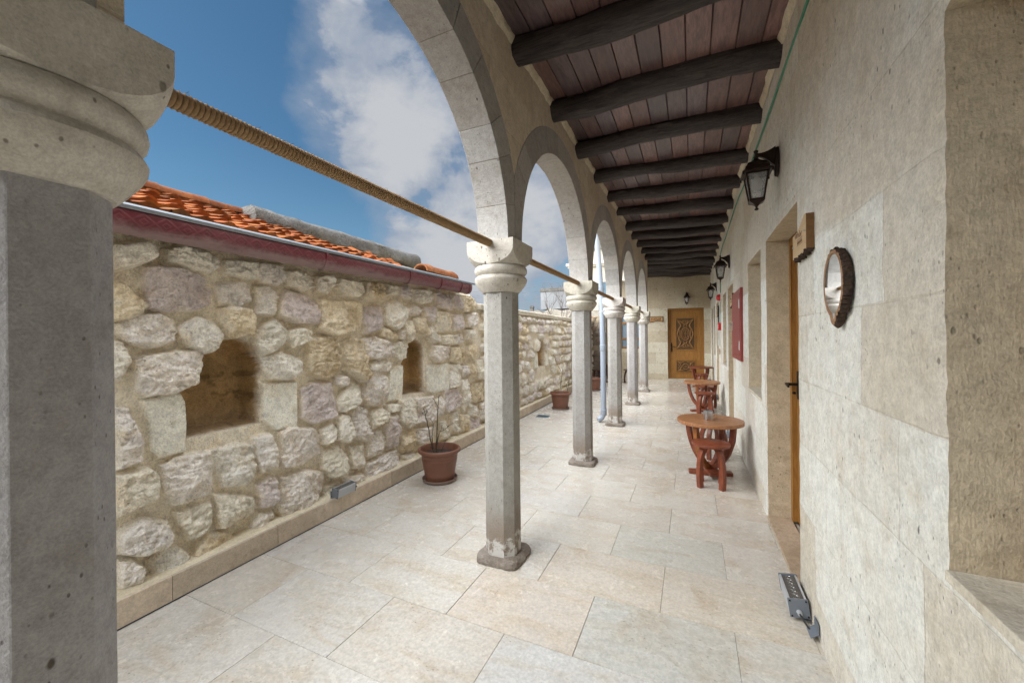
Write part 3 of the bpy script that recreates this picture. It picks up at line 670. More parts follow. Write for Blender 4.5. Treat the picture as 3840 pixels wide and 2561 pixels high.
def make_column(label):
    t_ = thing('stone_column', label, 'column', (XC, Y0C, 0), 0, 'columns of the arcade')
    g = G(); h_, cf = .1, .051; base = [(h_, -h_+cf), (h_, h_-cf), (h_-cf, h_), (-h_+cf, h_), (-h_, h_-cf), (-h_, -h_+cf), (-h_+cf, -h_), (h_-cf, -h_)]
    V = []; L = 28
    for k in range(L+1):
        z = .04+1.642*k/L
        for i, (x, yv) in enumerate(base):
            j = 1+.006*fbm3((x*9, yv*9, z), 4); V.append((x*j, yv*j, z))
    F = [(k*8+i, k*8+(i+1) % 8, k*8+8+(i+1) % 8, k*8+8+i) for k in range(L) for i in range(8)]
    g.add(V, F); g.build('shaft', M['column'], t_, bevel=.0025, seg=2)
    g = G(); cushion(g, .157, 1.843, 1.942, 1.9865)
    g.lathe([(.140, 1.845), (.156, 1.841), (.165, 1.830), (.168, 1.814), (.165, 1.799), (.156, 1.788), (.149, 1.783), (.150, 1.780), (.160, 1.772), (.167, 1.759), (.165, 1.744), (.155, 1.725), (.136, 1.699), (.117, 1.677), (.05, 1.677)], 56)
    g.build('capital', M['capital'], t_, smooth=32)
    # chipped plinth slab
    g = G(); V = []; n = 40; H = .045
    for q, (z, e) in enumerate(((-.004, .0), (.018, .004), (.036, -.004), (H, -.020), (H+.002, -.06))):
        for i in range(n):
            a = 2*math.pi*i/n; cx, sx = math.cos(a), math.sin(a); r_ = .140/max(abs(cx), abs(sx)); r_ = min(r_, .178)
            r_ += e+.010*fbm3((cx*2, sx*2, z*14+3.3), 2.2, 3); V.append((r_*cx, r_*sx, z+(.006*fbm3((cx*3, sx*3, 9), 2) if q > 1 else 0)))
    F = [(k*n+i, k*n+(i+1) % n, (k+1)*n+(i+1) % n, (k+1)*n+i) for k in range(4) for i in range(n)]+[tuple(4*n+i for i in range(n))]
    g.add(V, F); g.build('plinth', M['plinth'], t_, smooth=28)
    return t_
collabels = ['huge grey column cropped by the left edge of the photo', 'tall grey octagonal column standing whole in the foreground on a chipped dark plinth', 'grey octagonal column second of the full row, just behind the largest whole one',
             'column with a brown stained, flaking foot right beside the white downpipe', 'column with white crust on its foot, between the stained one and the last one', 'smallest, farthest column, standing next to the wooden sign on the end wall']
c0 = make_column(collabels[0]); c0.location.y = .30
for k in range(1, 6):
    c = copy_tree(c0); c.location.y = Y0C+SP*k; c['label'] = collabels[k]
    for ch in c.children:
        if ch.name.startswith('plinth'): ch.rotation_euler.z = k*math.pi/2

# rope-wrapped tie rods from capital to capital
rodlabels = ['thick rope-wrapped tie rod crossing the sky from the left edge column', 'rope-wrapped tie rod between the foreground column and the next', 'short-looking rope-wrapped rod in front of the white downpipe', 'rope-wrapped rod beside the stained column capital', 'rope-wrapped rod reaching the farthest column']
rod0 = thing('tie_rod', rodlabels[0], 'tie rod', (XC, Y0C+SP/2, 1.968), 0, 'rope-wrapped tie rods of the arcade')
Lr = SP/2-.150
g = G(); g.tube([(0, -Lr, 0), (0, Lr, 0)], .0125, 10); g.build('rod', M['iron'], rod0)
g = G(); pitch_, n = .0118, 12; turns = int(2*Lr/pitch_); path = []
for i in range(turns*n+1):
    a = 2*math.pi*i/n; s_ = -Lr+2*Lr*i/(turns*n); rr = .0185+.0010*mnoise.noise((s_*14, 1, 0)); path.append((rr*math.cos(a), s_, rr*math.sin(a)))
g.tube(path, [.0058+.0008*mnoise.noise((p[1]*40, 5, 0)) for p in path], 6)
rnd = random.Random(3)
for i in range(200):                                     # loose hemp fibres
    s_ = rnd.uniform(-Lr, Lr); a = rnd.uniform(0, 6.28); r_ = .0225; b_ = a+rnd.uniform(-.5, .5); l_ = rnd.uniform(.004, .010)
    p0 = Vector((r_*math.cos(a), s_, r_*math.sin(a))); p1 = Vector(((r_+l_)*math.cos(b_), s_+rnd.uniform(-.008, .008), (r_+l_)*math.sin(b_)))
    g.tube([p0, p1], [.0007, .0004], 3, cap=False)
g.build('rope_wrap', M['rope'], rod0, smooth=70)
for k in range(1, 5):
    c = copy_tree(rod0); c.location.y = Y0C+SP*(k+.5); c['label'] = rodlabels[k]
# ------------------------------------------------------------------ ceiling of planks on log beams
def zplank(x, y): return 3.275-.055*(x+1.0)+.008*(y-2.5)
ceil = thing('plank_ceiling', 'dark reddish brown plank ceiling over the gallery', 'ceiling', (-.25, 5.5, 3.28))
rng = random.Random(8)
BEAMS = [-1.75, -1.0, -.25, .5, 1.42, 2.30, 3.02, 3.76, 4.57, 5.32, 6.08, 6.92, 7.65, 8.42, 9.2, 9.95, 10.7, 11.4, 12.05, 12.65, 13.2]
edges = sorted(BEAMS+[-2.2, Y_END])
xs_ = [-1.012]+[-.881+.1435*i for i in range(0, 10)]+[.53]
g = G()
for i, (x0, x1) in enumerate(zip(xs_, xs_[1:])):
    if x1-x0 < .01: continue
    for y0, y1 in zip(edges, edges[1:]):
        f = .7+rng.random()*.65; w_ = rng.random(); g.col = (f*(.82+.28*w_), f, f*(1.05-.15*w_)); dz = rng.random()*.003
        gp = .0022; ch = .004
        P = []
        for yy in (y0+.001, y1-.001):
            for (x, d) in ((x0+gp, .02), (x0+gp, ch), (x0+gp+ch, 0), (x1-gp-ch, 0), (x1-gp, ch), (x1-gp, .02)): P.append((x+.25, yy-5.5, zplank(x, yy)+d+dz-3.28))
        g.add(P, [(i_, i_+1, i_+7, i_+6) for i_ in range(5)]+[(0, 5, 4, 3, 2, 1), (6, 7, 8, 9, 10, 11), (0, 6, 11, 5)])
for i in range(11):
    x0, x1 = -2.5+.1353*i, -2.5+.1353*(i+1)
    for y0, y1 in zip([10.55, 10.7, 11.4, 12.05, 12.65, 13.2], [10.7, 11.4, 12.05, 12.65, 13.2, Y_END]):
        f = .72+rng.random()*.6; g.col = (f*1.1, f, f*.95); z0, z1 = 3.275+.008*(y0-2.5)-3.28, 3.275+.008*(y1-2.5)-3.28
        g.add([(x0+.252, y0-5.5, z0), (x1+.248, y0-5.5, z0), (x1+.248, y1-5.5, z1), (x0+.252, y1-5.5, z1), (x0+.252, y0-5.5, z0+.02), (x1+.248, y0-5.5, z0+.02), (x1+.248, y1-5.5, z1+.02), (x0+.252, y1-5.5, z1+.02)], [(0,1,2,3),(4,7,6,5),(0,4,5,1),(1,5,6,2),(2,6,7,3),(3,7,4,0)])
g.build('planks', M['plank'], ceil)
g = G(); P = []
for yy in (-2.2, Y_END+.1):
    for x, d in ((-1.012, .022), (.9, .022), (.9, .35), (-1.012, .35)): P.append((x+.25, yy-5.5, zplank(x, yy)+d-3.28))
g.add(P, [(0,1,2,3),(4,7,6,5),(0,4,5,1),(1,5,6,2),(2,6,7,3),(3,7,4,0)]); g.build('roof_deck', M['log'], ceil)
# ragged mortar fillet where the ceiling meets the arcade and the wall
nb = 0
for bi, yb in enumerate(BEAMS):
    if yb > 2:
        order = nb; nb += 1
        if order < 5: lab = ['widest charred log beam, cut by the top edge of the photo', 'thick dark log beam, second from the top of the photo', 'dark log beam, third from the top of the photo',
                             'dark log beam, fourth from the top, its right end level with the nearest lantern', 'dark log beam, fifth from the top, passing behind the nearest lantern'][order]
        else: lab = 'dark log beam, %s one counted from the end wall' % ['eleventh', 'tenth', 'ninth', 'eighth', 'seventh', 'sixth', 'fifth', 'fourth', 'third', 'second', 'nearest'][order-5]
    else: lab = 'dark log beam further forward than the one cut by the top edge of the photo'
    lg = G(); rs = random.Random(bi); L = 26; n = 16; V = []; R0 = .077+rs.uniform(-.006, .009); ph = rs.random()*9
    for k in range(L+1):
        x0_ = -2.5 if yb > 10.6 else -1.03; x = x0_+(.54-x0_)*k/L; sag = .016*math.sin(ph+x*2.1)+.009*math.sin(ph*2+x*5); yo_ = .018*math.sin(ph*3+x*1.7)-.11*(x+.25)/1.5
        for i in range(n):
            a = 2*math.pi*i/n; r_ = R0*(1+.24*fbm3((math.cos(a)*.6+ph, math.sin(a)*.6, x*1.2), 1.6, 4)+.02*mnoise.noise((a*4, x*3, ph)))
            V.append((x+.25, yo_+r_*1.08*math.cos(a), zplank(max(x, -1.03), yb)-.045+sag+r_*math.sin(a)-3.2))
    F = [(k*n+i, k*n+(i+1) % n, (k+1)*n+(i+1) % n, (k+1)*n+i) for k in range(L) for i in range(n)]+[tuple(range(n)), tuple(L*n+i for i in range(n))]
    lg.add(V, F); o = lg.build('log_beam', M['log'], None, smooth=50, loc=(-.25, yb, 3.2))
    tag(o, lab, 'beam', 'log beams of the gallery ceiling')
g = G()
rs = random.Random(5)
for xx, sg in ((-1.008, 1), (.512, -1)):
    y = -2.0; V = []; ky = []
    while y < (Y_END if sg < 0 else 10.5): ky.append(y); y += .035
    for q, (dx, dz) in enumerate(((0, .02), (.022, .004), (.012, -.035), (0, -.06))):
        for yy in ky:
            j = fbm3((xx*3, yy, q), 9, 3)
            V.append((xx+sg*(dx+.010*j*(0 < q < 3))-.0, yy-5.5, zplank(xx, yy)+dz+.022*j*(q > 1)))
    n = len(ky); g.add(V, [(q*n+i, q*n+i+1, (q+1)*n+i+1, (q+1)*n+i) for q in range(3) for i in range(n-1)])
g.build('mortar_fillet', M['mortar'], ceil, loc=(.25, 0, -3.28), smooth=60)
# roof slab over the gallery and arcade, wall behind the camera
g = G(); g.box(-1.215, 1.3, -2.4, 10.37, 3.66, 3.80); g.box(-2.5, 1.3, 10.3705, Y_END+.6, 3.66, 3.80); tag(g.build('gallery_roof', M['concrete']), 'flat slab roof above the gallery', 'roof')
g = G(); g.box(-1.0, .515, -2.4, -2.21, -.02, 3.66); tag(g.build('rear_wall', M['wall']), 'plain wall closing the gallery behind the camera', 'wall')

# ------------------------------------------------------------------ rubble courtyard wall
def xw(y): return -2.715-.025*(y-1)
STONES = """
c 1.007,1.889 1.059,1.903 1.129,1.937 1.176,1.912 1.186,1.861 1.149,1.829 1.092,1.794 1.011,1.763
c 1.23,1.909 1.3,1.944 1.392,1.941 1.511,1.913 1.517,1.861 1.462,1.816 1.359,1.819 1.241,1.844
c 1.55,1.904 1.745,1.93 1.748,1.809 1.656,1.801 1.549,1.825
g 1.762,1.921 1.947,1.943 1.97,1.829 1.908,1.787 1.777,1.788 1.748,1.842
m 1.133,1.794 1.197,1.81 1.322,1.81 1.442,1.784 1.475,1.715 1.453,1.618 1.382,1.577 1.227,1.562 1.157,1.577 1.142,1.679
g 1.509,1.748 1.656,1.774 1.699,1.747 1.698,1.659 1.639,1.612 1.529,1.619 1.505,1.659
g 1.735,1.751 1.845,1.771 1.881,1.741 1.884,1.631 1.861,1.571 1.75,1.574 1.73,1.662
o 0.996,1.706 1.057,1.689 1.106,1.644 1.147,1.59 1.121,1.55 1.065,1.516 0.999,1.501
g 1.032,1.484 1.105,1.536 1.194,1.55 1.267,1.516 1.283,1.449 1.26,1.388 1.166,1.363 1.079,1.385 1.036,1.441
c 1.289,1.449 1.325,1.498 1.394,1.539 1.473,1.509 1.52,1.443 1.52,1.406 1.471,1.333 1.431,1.316 1.318,1.38
o 1.518,1.585 1.565,1.607 1.709,1.604 1.729,1.533 1.711,1.428 1.622,1.416 1.555,1.405 1.524,1.511
c 1.732,1.42 1.782,1.485 1.869,1.542 1.951,1.463 1.96,1.393 1.876,1.318 1.78,1.297 1.735,1.355
g 1.091,1.302 1.144,1.325 1.271,1.333 1.392,1.336 1.411,1.306 1.398,1.243 1.352,1.133 1.268,1.103 1.142,1.1 1.102,1.137
c 0.994,1.404 1.045,1.385 1.066,1.323 1.063,1.279 1.034,1.201 0.992,1.194
c 1.759,1.278 1.925,1.308 2.071,1.255 2.093,1.144 1.98,1.107 1.841,1.121 1.777,1.196
m 1.909,1.704 1.987,1.757 2.124,1.737 2.23,1.668 2.219,1.517 2.044,1.52 1.907,1.568
o 2.256,1.706 2.701,1.725 2.734,1.678 2.709,1.481 2.395,1.425 2.253,1.475
c 1.969,1.458 2.074,1.486 2.169,1.46 2.152,1.39 1.997,1.332 1.969,1.392
c 1.975,1.895 2.111,1.922 2.207,1.886 2.198,1.8 2.109,1.763 1.988,1.79
c 2.241,1.891 2.365,1.93 2.41,1.853 2.326,1.763 2.239,1.776
c 2.448,1.903 2.682,1.901 2.724,1.809 2.658,1.762 2.495,1.771 2.428,1.825
o 2.759,1.911 3.011,1.933 3.035,1.821 2.933,1.743 2.757,1.754
c 3.062,1.93 3.197,1.928 3.196,1.836 3.048,1.822
m 3.225,1.931 3.371,1.957 3.462,1.919 3.398,1.797 3.252,1.841
c 3.493,1.932 3.797,1.943 3.813,1.82 3.621,1.775 3.475,1.793
m 3.851,1.939 4.183,1.927 4.179,1.736 3.942,1.776 3.85,1.875
m 4.225,1.942 4.446,1.951 4.488,1.766 4.243,1.774
o 4.515,1.958 4.891,1.993 4.941,1.792 4.511,1.731
m 2.756,1.68 2.933,1.708 2.994,1.625 2.954,1.484 2.764,1.441 2.743,1.547
c 3.021,1.732 3.195,1.772 3.322,1.715 3.305,1.564 3.19,1.488 3.031,1.538
g 3.352,1.717 3.49,1.755 3.636,1.705 3.553,1.641 3.336,1.65
m 3.654,1.736 3.866,1.76 3.883,1.645 3.79,1.579 3.669,1.636
c 3.903,1.71 4.221,1.705 4.238,1.479 3.936,1.465 3.882,1.581
m 4.263,1.684 4.487,1.694 4.578,1.53 4.302,1.479
g 4.606,1.712 4.886,1.738 4.882,1.56 4.626,1.531
o 2.966,1.485 3.004,1.503 3.203,1.442 3.161,1.378 2.953,1.415
c 3.305,1.564 3.456,1.578 3.485,1.413 3.421,1.356 3.333,1.452
o 3.488,1.609 3.721,1.628 3.717,1.453 3.615,1.413 3.502,1.472
c 3.735,1.474 3.826,1.548 3.917,1.454 3.822,1.339 3.744,1.392
g 3.246,1.479 3.318,1.47 3.317,1.376 3.23,1.396
c 3.146,1.342 3.302,1.367 3.406,1.327 3.328,1.187 3.241,1.164 3.145,1.233
g 3.821,1.307 4.171,1.288 4.189,1.141 3.929,1.112 3.801,1.183
g 3.935,1.433 4.012,1.433 4.01,1.335 3.915,1.348
c 4.044,1.422 4.215,1.433 4.234,1.32 4.057,1.313
g 4.279,1.422 4.505,1.445 4.55,1.326 4.299,1.307
c 4.601,1.494 4.828,1.509 4.851,1.383 4.613,1.373
o 4.233,1.263 4.478,1.279 4.595,1.216 4.592,1.071 4.382,1.049 4.23,1.116
o 4.67,1.287 4.903,1.306 5.009,1.175 4.767,1.085 4.668,1.164
g 2.74,1.383 2.88,1.424 3.106,1.325 3.131,1.234 3,1.196 2.783,1.216
c 2.817,1.164 2.925,1.2 3.157,1.151 3.089,1.075 2.804,1.098
o 2.15,1.404 2.424,1.417 2.442,1.264 2.433,1.116 2.292,1.077 2.163,1.13 2.142,1.258
o 2.49,1.347 2.589,1.4 2.708,1.376 2.768,1.226 2.773,1.052 2.702,1.008 2.515,1.131
m 2.09,1.012 2.197,1.048 2.367,1.039 2.404,0.867 2.389,0.754 2.193,0.737 2.098,0.8
g 2.413,1.065 2.514,1.077 2.555,1.018 2.485,0.994 2.419,1.022
c 2.43,0.863 2.512,0.958 2.613,1.012 2.664,0.972 2.64,0.852 2.51,0.775 2.422,0.79
g 2.701,0.888 2.797,1.05 2.897,1.106 3.017,1.029 3.023,0.831 2.875,0.758 2.746,0.79
g 2.58,0.729 2.64,0.819 2.761,0.73 2.781,0.518 2.71,0.478 2.577,0.543
c 2.428,0.736 2.482,0.758 2.544,0.736 2.563,0.579 2.506,0.516 2.426,0.557
c 2.809,0.722 2.96,0.731 3.021,0.672 2.975,0.595 2.814,0.557
m 3.011,0.637 3.178,0.625 3.214,0.457 3.232,0.324 3.079,0.3 3.008,0.405
g 2.782,0.53 2.957,0.52 2.981,0.411 2.936,0.302 2.77,0.313
c 2.269,0.676 2.363,0.707 2.407,0.656 2.399,0.553 2.286,0.551
c 3.239,0.762 3.447,0.751 3.5,0.668 3.464,0.484 3.335,0.45 3.226,0.545
g 3.512,0.734 3.848,0.714 3.895,0.455 3.717,0.432 3.519,0.472
c 3.049,0.741 3.219,0.726 3.218,0.662 3.048,0.667
o 3.253,0.397 3.474,0.414 3.47,0.197 3.27,0.211
g 3.496,0.409 3.867,0.372 3.891,0.234 3.549,0.218 3.487,0.288
m 4.09,0.757 4.419,0.731 4.463,0.512 4.113,0.46 4.06,0.608
g 3.898,0.663 4.033,0.688 4.043,0.473 3.908,0.468
c 3.947,0.401 4.083,0.389 4.165,0.185 3.996,0.179
c 4.454,0.842 4.619,0.842 4.682,0.544 4.543,0.407 4.48,0.542
c 4.197,1.058 4.426,1.05 4.42,0.78 4.191,0.775
g 4.457,1.023 4.623,1.02 4.638,0.908 4.487,0.872
o 4.658,1.051 4.836,1.031 4.868,0.834 4.688,0.809
c 4.911,1.062 5.145,1.066 5.159,0.787 4.905,0.813
o 4.722,0.745 5.138,0.762 5.152,0.474 4.824,0.497
c 4.698,0.473 4.935,0.444 4.931,0.293 4.678,0.331
g 4.992,0.453 5.171,0.443 5.166,0.193 4.987,0.219
c 4.229,0.455 4.414,0.438 4.409,0.194 4.224,0.203
o 4.46,0.38 4.626,0.358 4.622,0.13 4.472,0.147
m 4.66,0.309 4.969,0.259 4.984,0.085 4.655,0.071
c 4.224,0.156 4.587,0.104 4.586,0.062 4.222,0.101
g 3.27,0.185 3.48,0.153 3.49,0.069 3.288,0.088
w 3.091,1.059 3.167,1.116 3.295,1.12 3.315,1.079 3.289,0.754 3.059,0.777
w 3.729,1.09 4.183,1.082 4.176,0.746 3.848,0.751 3.712,0.791
w 1.127,1.077 1.303,1.1 1.328,1.041 1.335,0.915 1.325,0.747 1.186,0.743 1.155,0.793 1.146,0.953
w 1.795,1.095 2.062,1.085 2.057,0.726 1.884,0.751 1.798,0.832
g 1.014,1.058 1.069,1.041 1.1,0.922 1.119,0.836 1.112,0.756 1.012,0.746
c 1.011,0.715 1.144,0.705 1.185,0.659 1.163,0.541 1.016,0.502
g 1.206,0.703 1.294,0.729 1.456,0.712 1.463,0.559 1.454,0.459 1.262,0.46 1.219,0.503 1.205,0.61
c 1.474,0.716 1.621,0.717 1.711,0.684 1.719,0.496 1.678,0.448 1.524,0.472 1.498,0.548
g 1.732,0.73 1.841,0.736 1.869,0.611 1.862,0.504 1.762,0.493 1.731,0.596
g 1.913,0.727 1.985,0.744 2.188,0.7 2.264,0.633 2.245,0.493 2.072,0.451 1.924,0.476 1.89,0.564
g 1.916,0.413 2.151,0.385 2.278,0.324 2.267,0.21 2.148,0.084 1.906,0.097 1.893,0.238
c 2.289,0.503 2.436,0.502 2.503,0.423 2.491,0.255 2.339,0.267 2.278,0.353
c 2.565,0.461 2.703,0.442 2.734,0.228 2.562,0.264
c 2.294,0.201 2.451,0.199 2.479,0.059 2.283,0.095
g 2.5,0.206 2.689,0.192 2.699,0.124 2.509,0.133
g 2.757,0.254 3.172,0.277 3.225,0.077 3.087,0.065 2.743,0.109
c 1.488,0.437 1.598,0.406 1.718,0.331 1.727,0.245 1.696,0.217 1.495,0.229
c 1.269,0.422 1.354,0.414 1.453,0.403 1.456,0.289 1.417,0.241 1.321,0.24 1.283,0.337
m 1.745,0.404 1.816,0.454 1.872,0.425 1.888,0.311 1.847,0.239 1.759,0.253
g 1.021,0.406 1.109,0.455 1.225,0.389 1.242,0.304 1.202,0.254 1.088,0.27 1.02,0.312
g 1.695,0.155 1.758,0.211 1.847,0.191 1.868,0.079 1.694,0.084
o 1.351,0.145 1.417,0.222 1.568,0.182 1.586,0.105 1.539,0.069 1.367,0.096
c 1.133,0.189 1.195,0.249 1.275,0.227 1.324,0.159 1.315,0.074 1.187,0.084 1.125,0.094
g 1.014,0.268 1.075,0.252 1.113,0.2 1.093,0.097 1.018,0.093
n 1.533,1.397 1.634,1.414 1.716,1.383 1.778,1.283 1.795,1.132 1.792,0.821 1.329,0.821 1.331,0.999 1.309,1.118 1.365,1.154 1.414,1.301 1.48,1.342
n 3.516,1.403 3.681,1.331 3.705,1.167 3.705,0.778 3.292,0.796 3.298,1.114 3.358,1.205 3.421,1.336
"""
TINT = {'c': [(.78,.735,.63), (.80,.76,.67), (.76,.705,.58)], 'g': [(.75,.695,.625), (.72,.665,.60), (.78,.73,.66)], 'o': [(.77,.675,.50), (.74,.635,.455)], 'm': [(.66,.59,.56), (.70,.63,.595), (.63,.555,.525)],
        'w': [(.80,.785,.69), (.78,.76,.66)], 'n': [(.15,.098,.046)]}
rng = random.Random(21)
polys = []
for ln in STONES.strip().splitlines():
    p = ln.split(); polys.append((p[0], [tuple(map(float, q.split(','))) for q in p[1:]]))
def ztop(y):
    return float(np.interp(y, [-3, .9, 4.55, 4.75, 5.2, 13], [2.07, 2.04, 2.06, 1.99, 1.80, 1.80]))
def auto(y0, y1, z0, z1, avoid, hm=(.13, .25), wm=(.11, .36)):
    z = z0
    while z < z1-.05:
        h_ = min(rng.uniform(*hm), z1-z); y = y0-rng.random()*.1
        if z1-z-h_ < .07: h_ = z1-z
        while y < y1:
            w_ = rng.uniform(*wm); cy, cz = y+w_/2, z+h_/2; a, b = w_/2-.007, h_/2-.007
            hw, up_ = rng.uniform(.88, 1.0), rng.uniform(-.02, .025)
            P = []
            for k in range(8):
                th = 2*math.pi*(k+.5)/8; u, v = math.cos(th), math.sin(th); q = (abs(u)**4+abs(v)**4)**-.25
                P.append((cy+u*q*a*rng.uniform(.80, 1.04), cz+up_+v*q*b*rng.uniform(.80, 1.04)))
            if not any(A[0]-.02 < cy+a and cy-a < A[1]+.02 and A[2]-.02 < cz+b and cz-b < A[3]+.02 for A in avoid): polys.append((rng.choice('cccggmoc'), P))
            y += w_+rng.uniform(.0, .02)
        z += h_+rng.uniform(0, .012)
n3 = [(7.50, 8.08, .75, 1.37)]
auto(5.14, 13.0, .15, 1.78, [(7.34, 8.24, .70, 1.42)])
auto(-2.9, .62, .15, 2.02, [])
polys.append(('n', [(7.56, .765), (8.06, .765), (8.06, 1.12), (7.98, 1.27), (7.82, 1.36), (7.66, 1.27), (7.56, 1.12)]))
polys += [('w', [(7.36, .755), (7.545, .755), (7.545, 1.08), (7.37, 1.085)]), ('w', [(8.075, .765), (8.25, .765), (8.25, 1.06), (8.075, 1.07)]),
          ('c', [(7.38, 1.11), (7.55, 1.10), (7.62, 1.27), (7.50, 1.35), (7.38, 1.29)]), ('g', [(8.08, 1.09), (8.26, 1.10), (8.24, 1.3), (8.10, 1.35), (8.03, 1.25)]), ('c', [(7.63, 1.33), (7.80, 1.39), (7.98, 1.34), (7.97, 1.44), (7.65, 1.44)])]
def rubble(y0, y1, step, name, parent, yorg):
    ys = np.arange(y0, y1+step*.5, step); nz = int(round(2.0/step)); tz = np.linspace(0, 1, nz)
    tops = np.array([ztop(y) for y in ys]); Y = np.repeat(ys[:, None], nz, 1); Z = tops[:, None]*tz[None, :]
    # wander the coordinates so outlines are irregular
    wy = Y+.014*(fbm(Y*14, Z*14, 3)-.5)+.006*(fbm(Y*55, Z*55, 5, 2)-.5); wz = Z+.014*(fbm(Y*14, Z*14, 9)-.5)+.006*(fbm(Y*55, Z*55, 8, 2)-.5)
    Hh = .010*(fbm(Y*4, Z*4, 11)-.5)+.007*(fbm(Y*30, Z*30, 12)-.5)
    C = np.empty(Y.shape+(3,)); C[:] = (.745, .675, .54); C *= (.90+.2*fbm(Y*9, Z*9, 14))[..., None]
    nich = np.zeros(Y.shape); nprox = np.full(Y.shape, 9.)
    for si, (kd, P) in enumerate(polys):
        P = np.array(P)
        if kd != 'n' :
            cen = P.mean(0); P = cen+(P-cen)*(1.03 if kd != 'w' else 1.0)
        a0, a1, b0, b1 = P[:, 0].min()-.05, P[:, 0].max()+.05, P[:, 1].min()-.05, P[:, 1].max()+.05
        i0, i1 = np.searchsorted(ys, a0), np.searchsorted(ys, a1)
        if i1 <= i0: continue
        sy, sz = (wy if kd != 'w' else Y+.25*(wy-Y))[i0:i1], (wz if kd != 'w' else Z+.25*(wz-Z))[i0:i1]
        n = len(P); best = np.full(sy.shape, 1e9); inside = np.zeros(sy.shape, bool)
        for k in range(n):
            ax, ay = P[k]; bx, by = P[(k+1) % n]; ex, ey = bx-ax, by-ay
            t = np.clip(((sy-ax)*ex+(sz-ay)*ey)/(ex*ex+ey*ey), 0, 1); best = np.minimum(best, np.hypot(sy-ax-t*ex, sz-ay-t*ey))
            cr = ((ay > sz) != (by > sz)) & (sy < (bx-ax)*(sz-ay)/((by-ay) if abs(by-ay) > 1e-9 else 1e-9)+ax); inside ^= cr
        d = np.where(inside, best, -best); sl = slice(i0, i1); yy, zz = Y[sl], Z[sl]
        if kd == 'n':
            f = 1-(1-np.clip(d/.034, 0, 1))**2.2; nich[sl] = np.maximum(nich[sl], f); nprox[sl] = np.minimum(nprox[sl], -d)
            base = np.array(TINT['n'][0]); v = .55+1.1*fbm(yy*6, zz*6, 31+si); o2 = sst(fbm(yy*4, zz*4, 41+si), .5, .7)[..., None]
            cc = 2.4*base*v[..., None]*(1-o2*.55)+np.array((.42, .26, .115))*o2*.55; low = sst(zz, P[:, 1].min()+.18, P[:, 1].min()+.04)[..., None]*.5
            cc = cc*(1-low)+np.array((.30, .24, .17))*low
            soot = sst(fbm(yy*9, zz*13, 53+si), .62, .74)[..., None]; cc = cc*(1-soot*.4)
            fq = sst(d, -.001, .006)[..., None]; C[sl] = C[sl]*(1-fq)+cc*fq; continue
        r = random.Random(si*7+1); tint = np.array(r.choice(TINT[kd]))*r.uniform(.92, 1.08)
        if kd == 'w': e, p_, am = .010, .036, .005
        else: e, p_, am = .016, r.uniform(.060, .092), r.uniform(.042, .066); d = d+.006
        f = sst(d, -.004, e)**.7; ox = r.uniform(0, 50)
        th = r.uniform(-.4, .4); u = (yy*math.cos(th)+zz*math.sin(th)); v = (-yy*math.sin(th)+zz*math.cos(th))
        fac = np.full(yy.shape, 9.)
        for k_ in range(5 if kd != 'w' else 0):
            fac = np.minimum(fac, r.uniform(.0, .022)+r.uniform(-.32, .32)*(yy-P[:, 0].mean()-r.uniform(-.05, .05))+r.uniform(-.36, .20)*(zz-P[:, 1].mean()-r.uniform(-.04, .04)))
        fac = np.where(fac > 8, 0, np.maximum(fac, -.034)); ro = fac+am*(.55*ridge(u*9+ox, v*14, si, 5, .64)+.45*ridge(u*21+ox, v*28, si+31, 4, .7)-.47)+am*.45*(fbm(u*32+ox, v*44, si+3, 3)-.5)
        steps = fbm(u*5+ox, v*8, si+9, 2); stp = np.floor(steps*6)/6+sst((steps*6) % 1, .75, 1)/6; ro = ro+am*1.1*(stp-.5)*(kd != 'w')
        tilt = r.uniform(-.08, .08)*(yy-P[:, 0].mean())+r.uniform(-.10, .04)*(zz-P[:, 1].mean())
        hh = f*(p_+ro+tilt)
        Hs = Hh[sl]; Hh[sl] = np.where(f > 0, np.maximum(Hs*(1-f)+hh, Hs*.4*(1-f)+hh), Hs)
        var = (.84+.34*fbm(yy*16+ox, zz*16, si+5, 3))[..., None]; cc = tint*var
        if kd in 'o': q = sst(fbm(yy*7+ox, zz*7, si+77), .45, .65)[..., None]*.5; cc = cc*(1-q)+np.array((.40, .285, .14))*q
        smear = sst(fbm(yy*12+ox, zz*12, si+66, 2), .40, .72)*(1-sst(d, .01, .05)); fc = (sst(d, -.004, .012)*(1-.8*smear))[..., None]
        C[sl] = C[sl]*(1-fc)+cc*fc
    X = np.array([xw(y) for y in ys])[:, None]+Hh
    X = np.where(nich > 0, X-nich*(.175+.02*fbm(Y*8, Z*8, 71)), X)
    # stained, blackened patch of drip below tops; sandy sill dust
    V = np.stack([X, Y-yorg, Z], -1).reshape(-1, 3); ny = len(ys)
    I = (np.arange(ny-1)[:, None]*nz+np.arange(nz-1)[None, :]).ravel()
    F = np.stack([I, I+nz, I+nz+1, I+1], 1)
    # top strip going back
    tv = np.stack([X[:, -1]-.42, ys-yorg, tops+.01], -1); b = len(V); V = np.concatenate([V, tv]); C2 = np.concatenate([C.reshape(-1, 3), C[:, -1]])
    k = np.arange(ny-1); F = np.concatenate([F, np.stack([k*nz+nz-1, (k+1)*nz+nz-1, b+k+1, b+k], 1)])
    me = bpy.data.meshes.new(name); me.vertices.add(len(V)); me.vertices.foreach_set('co', V.astype(np.float32).ravel())
    me.loops.add(F.size); me.polygons.add(len(F)); me.loops.foreach_set('vertex_index', F.astype(np.int32).ravel())
    me.polygons.foreach_set('loop_start', np.arange(0, F.size, 4, dtype=np.int32)); me.polygons.foreach_set('use_smooth', np.ones(len(F), bool))
    me.update(calc_edges=True)
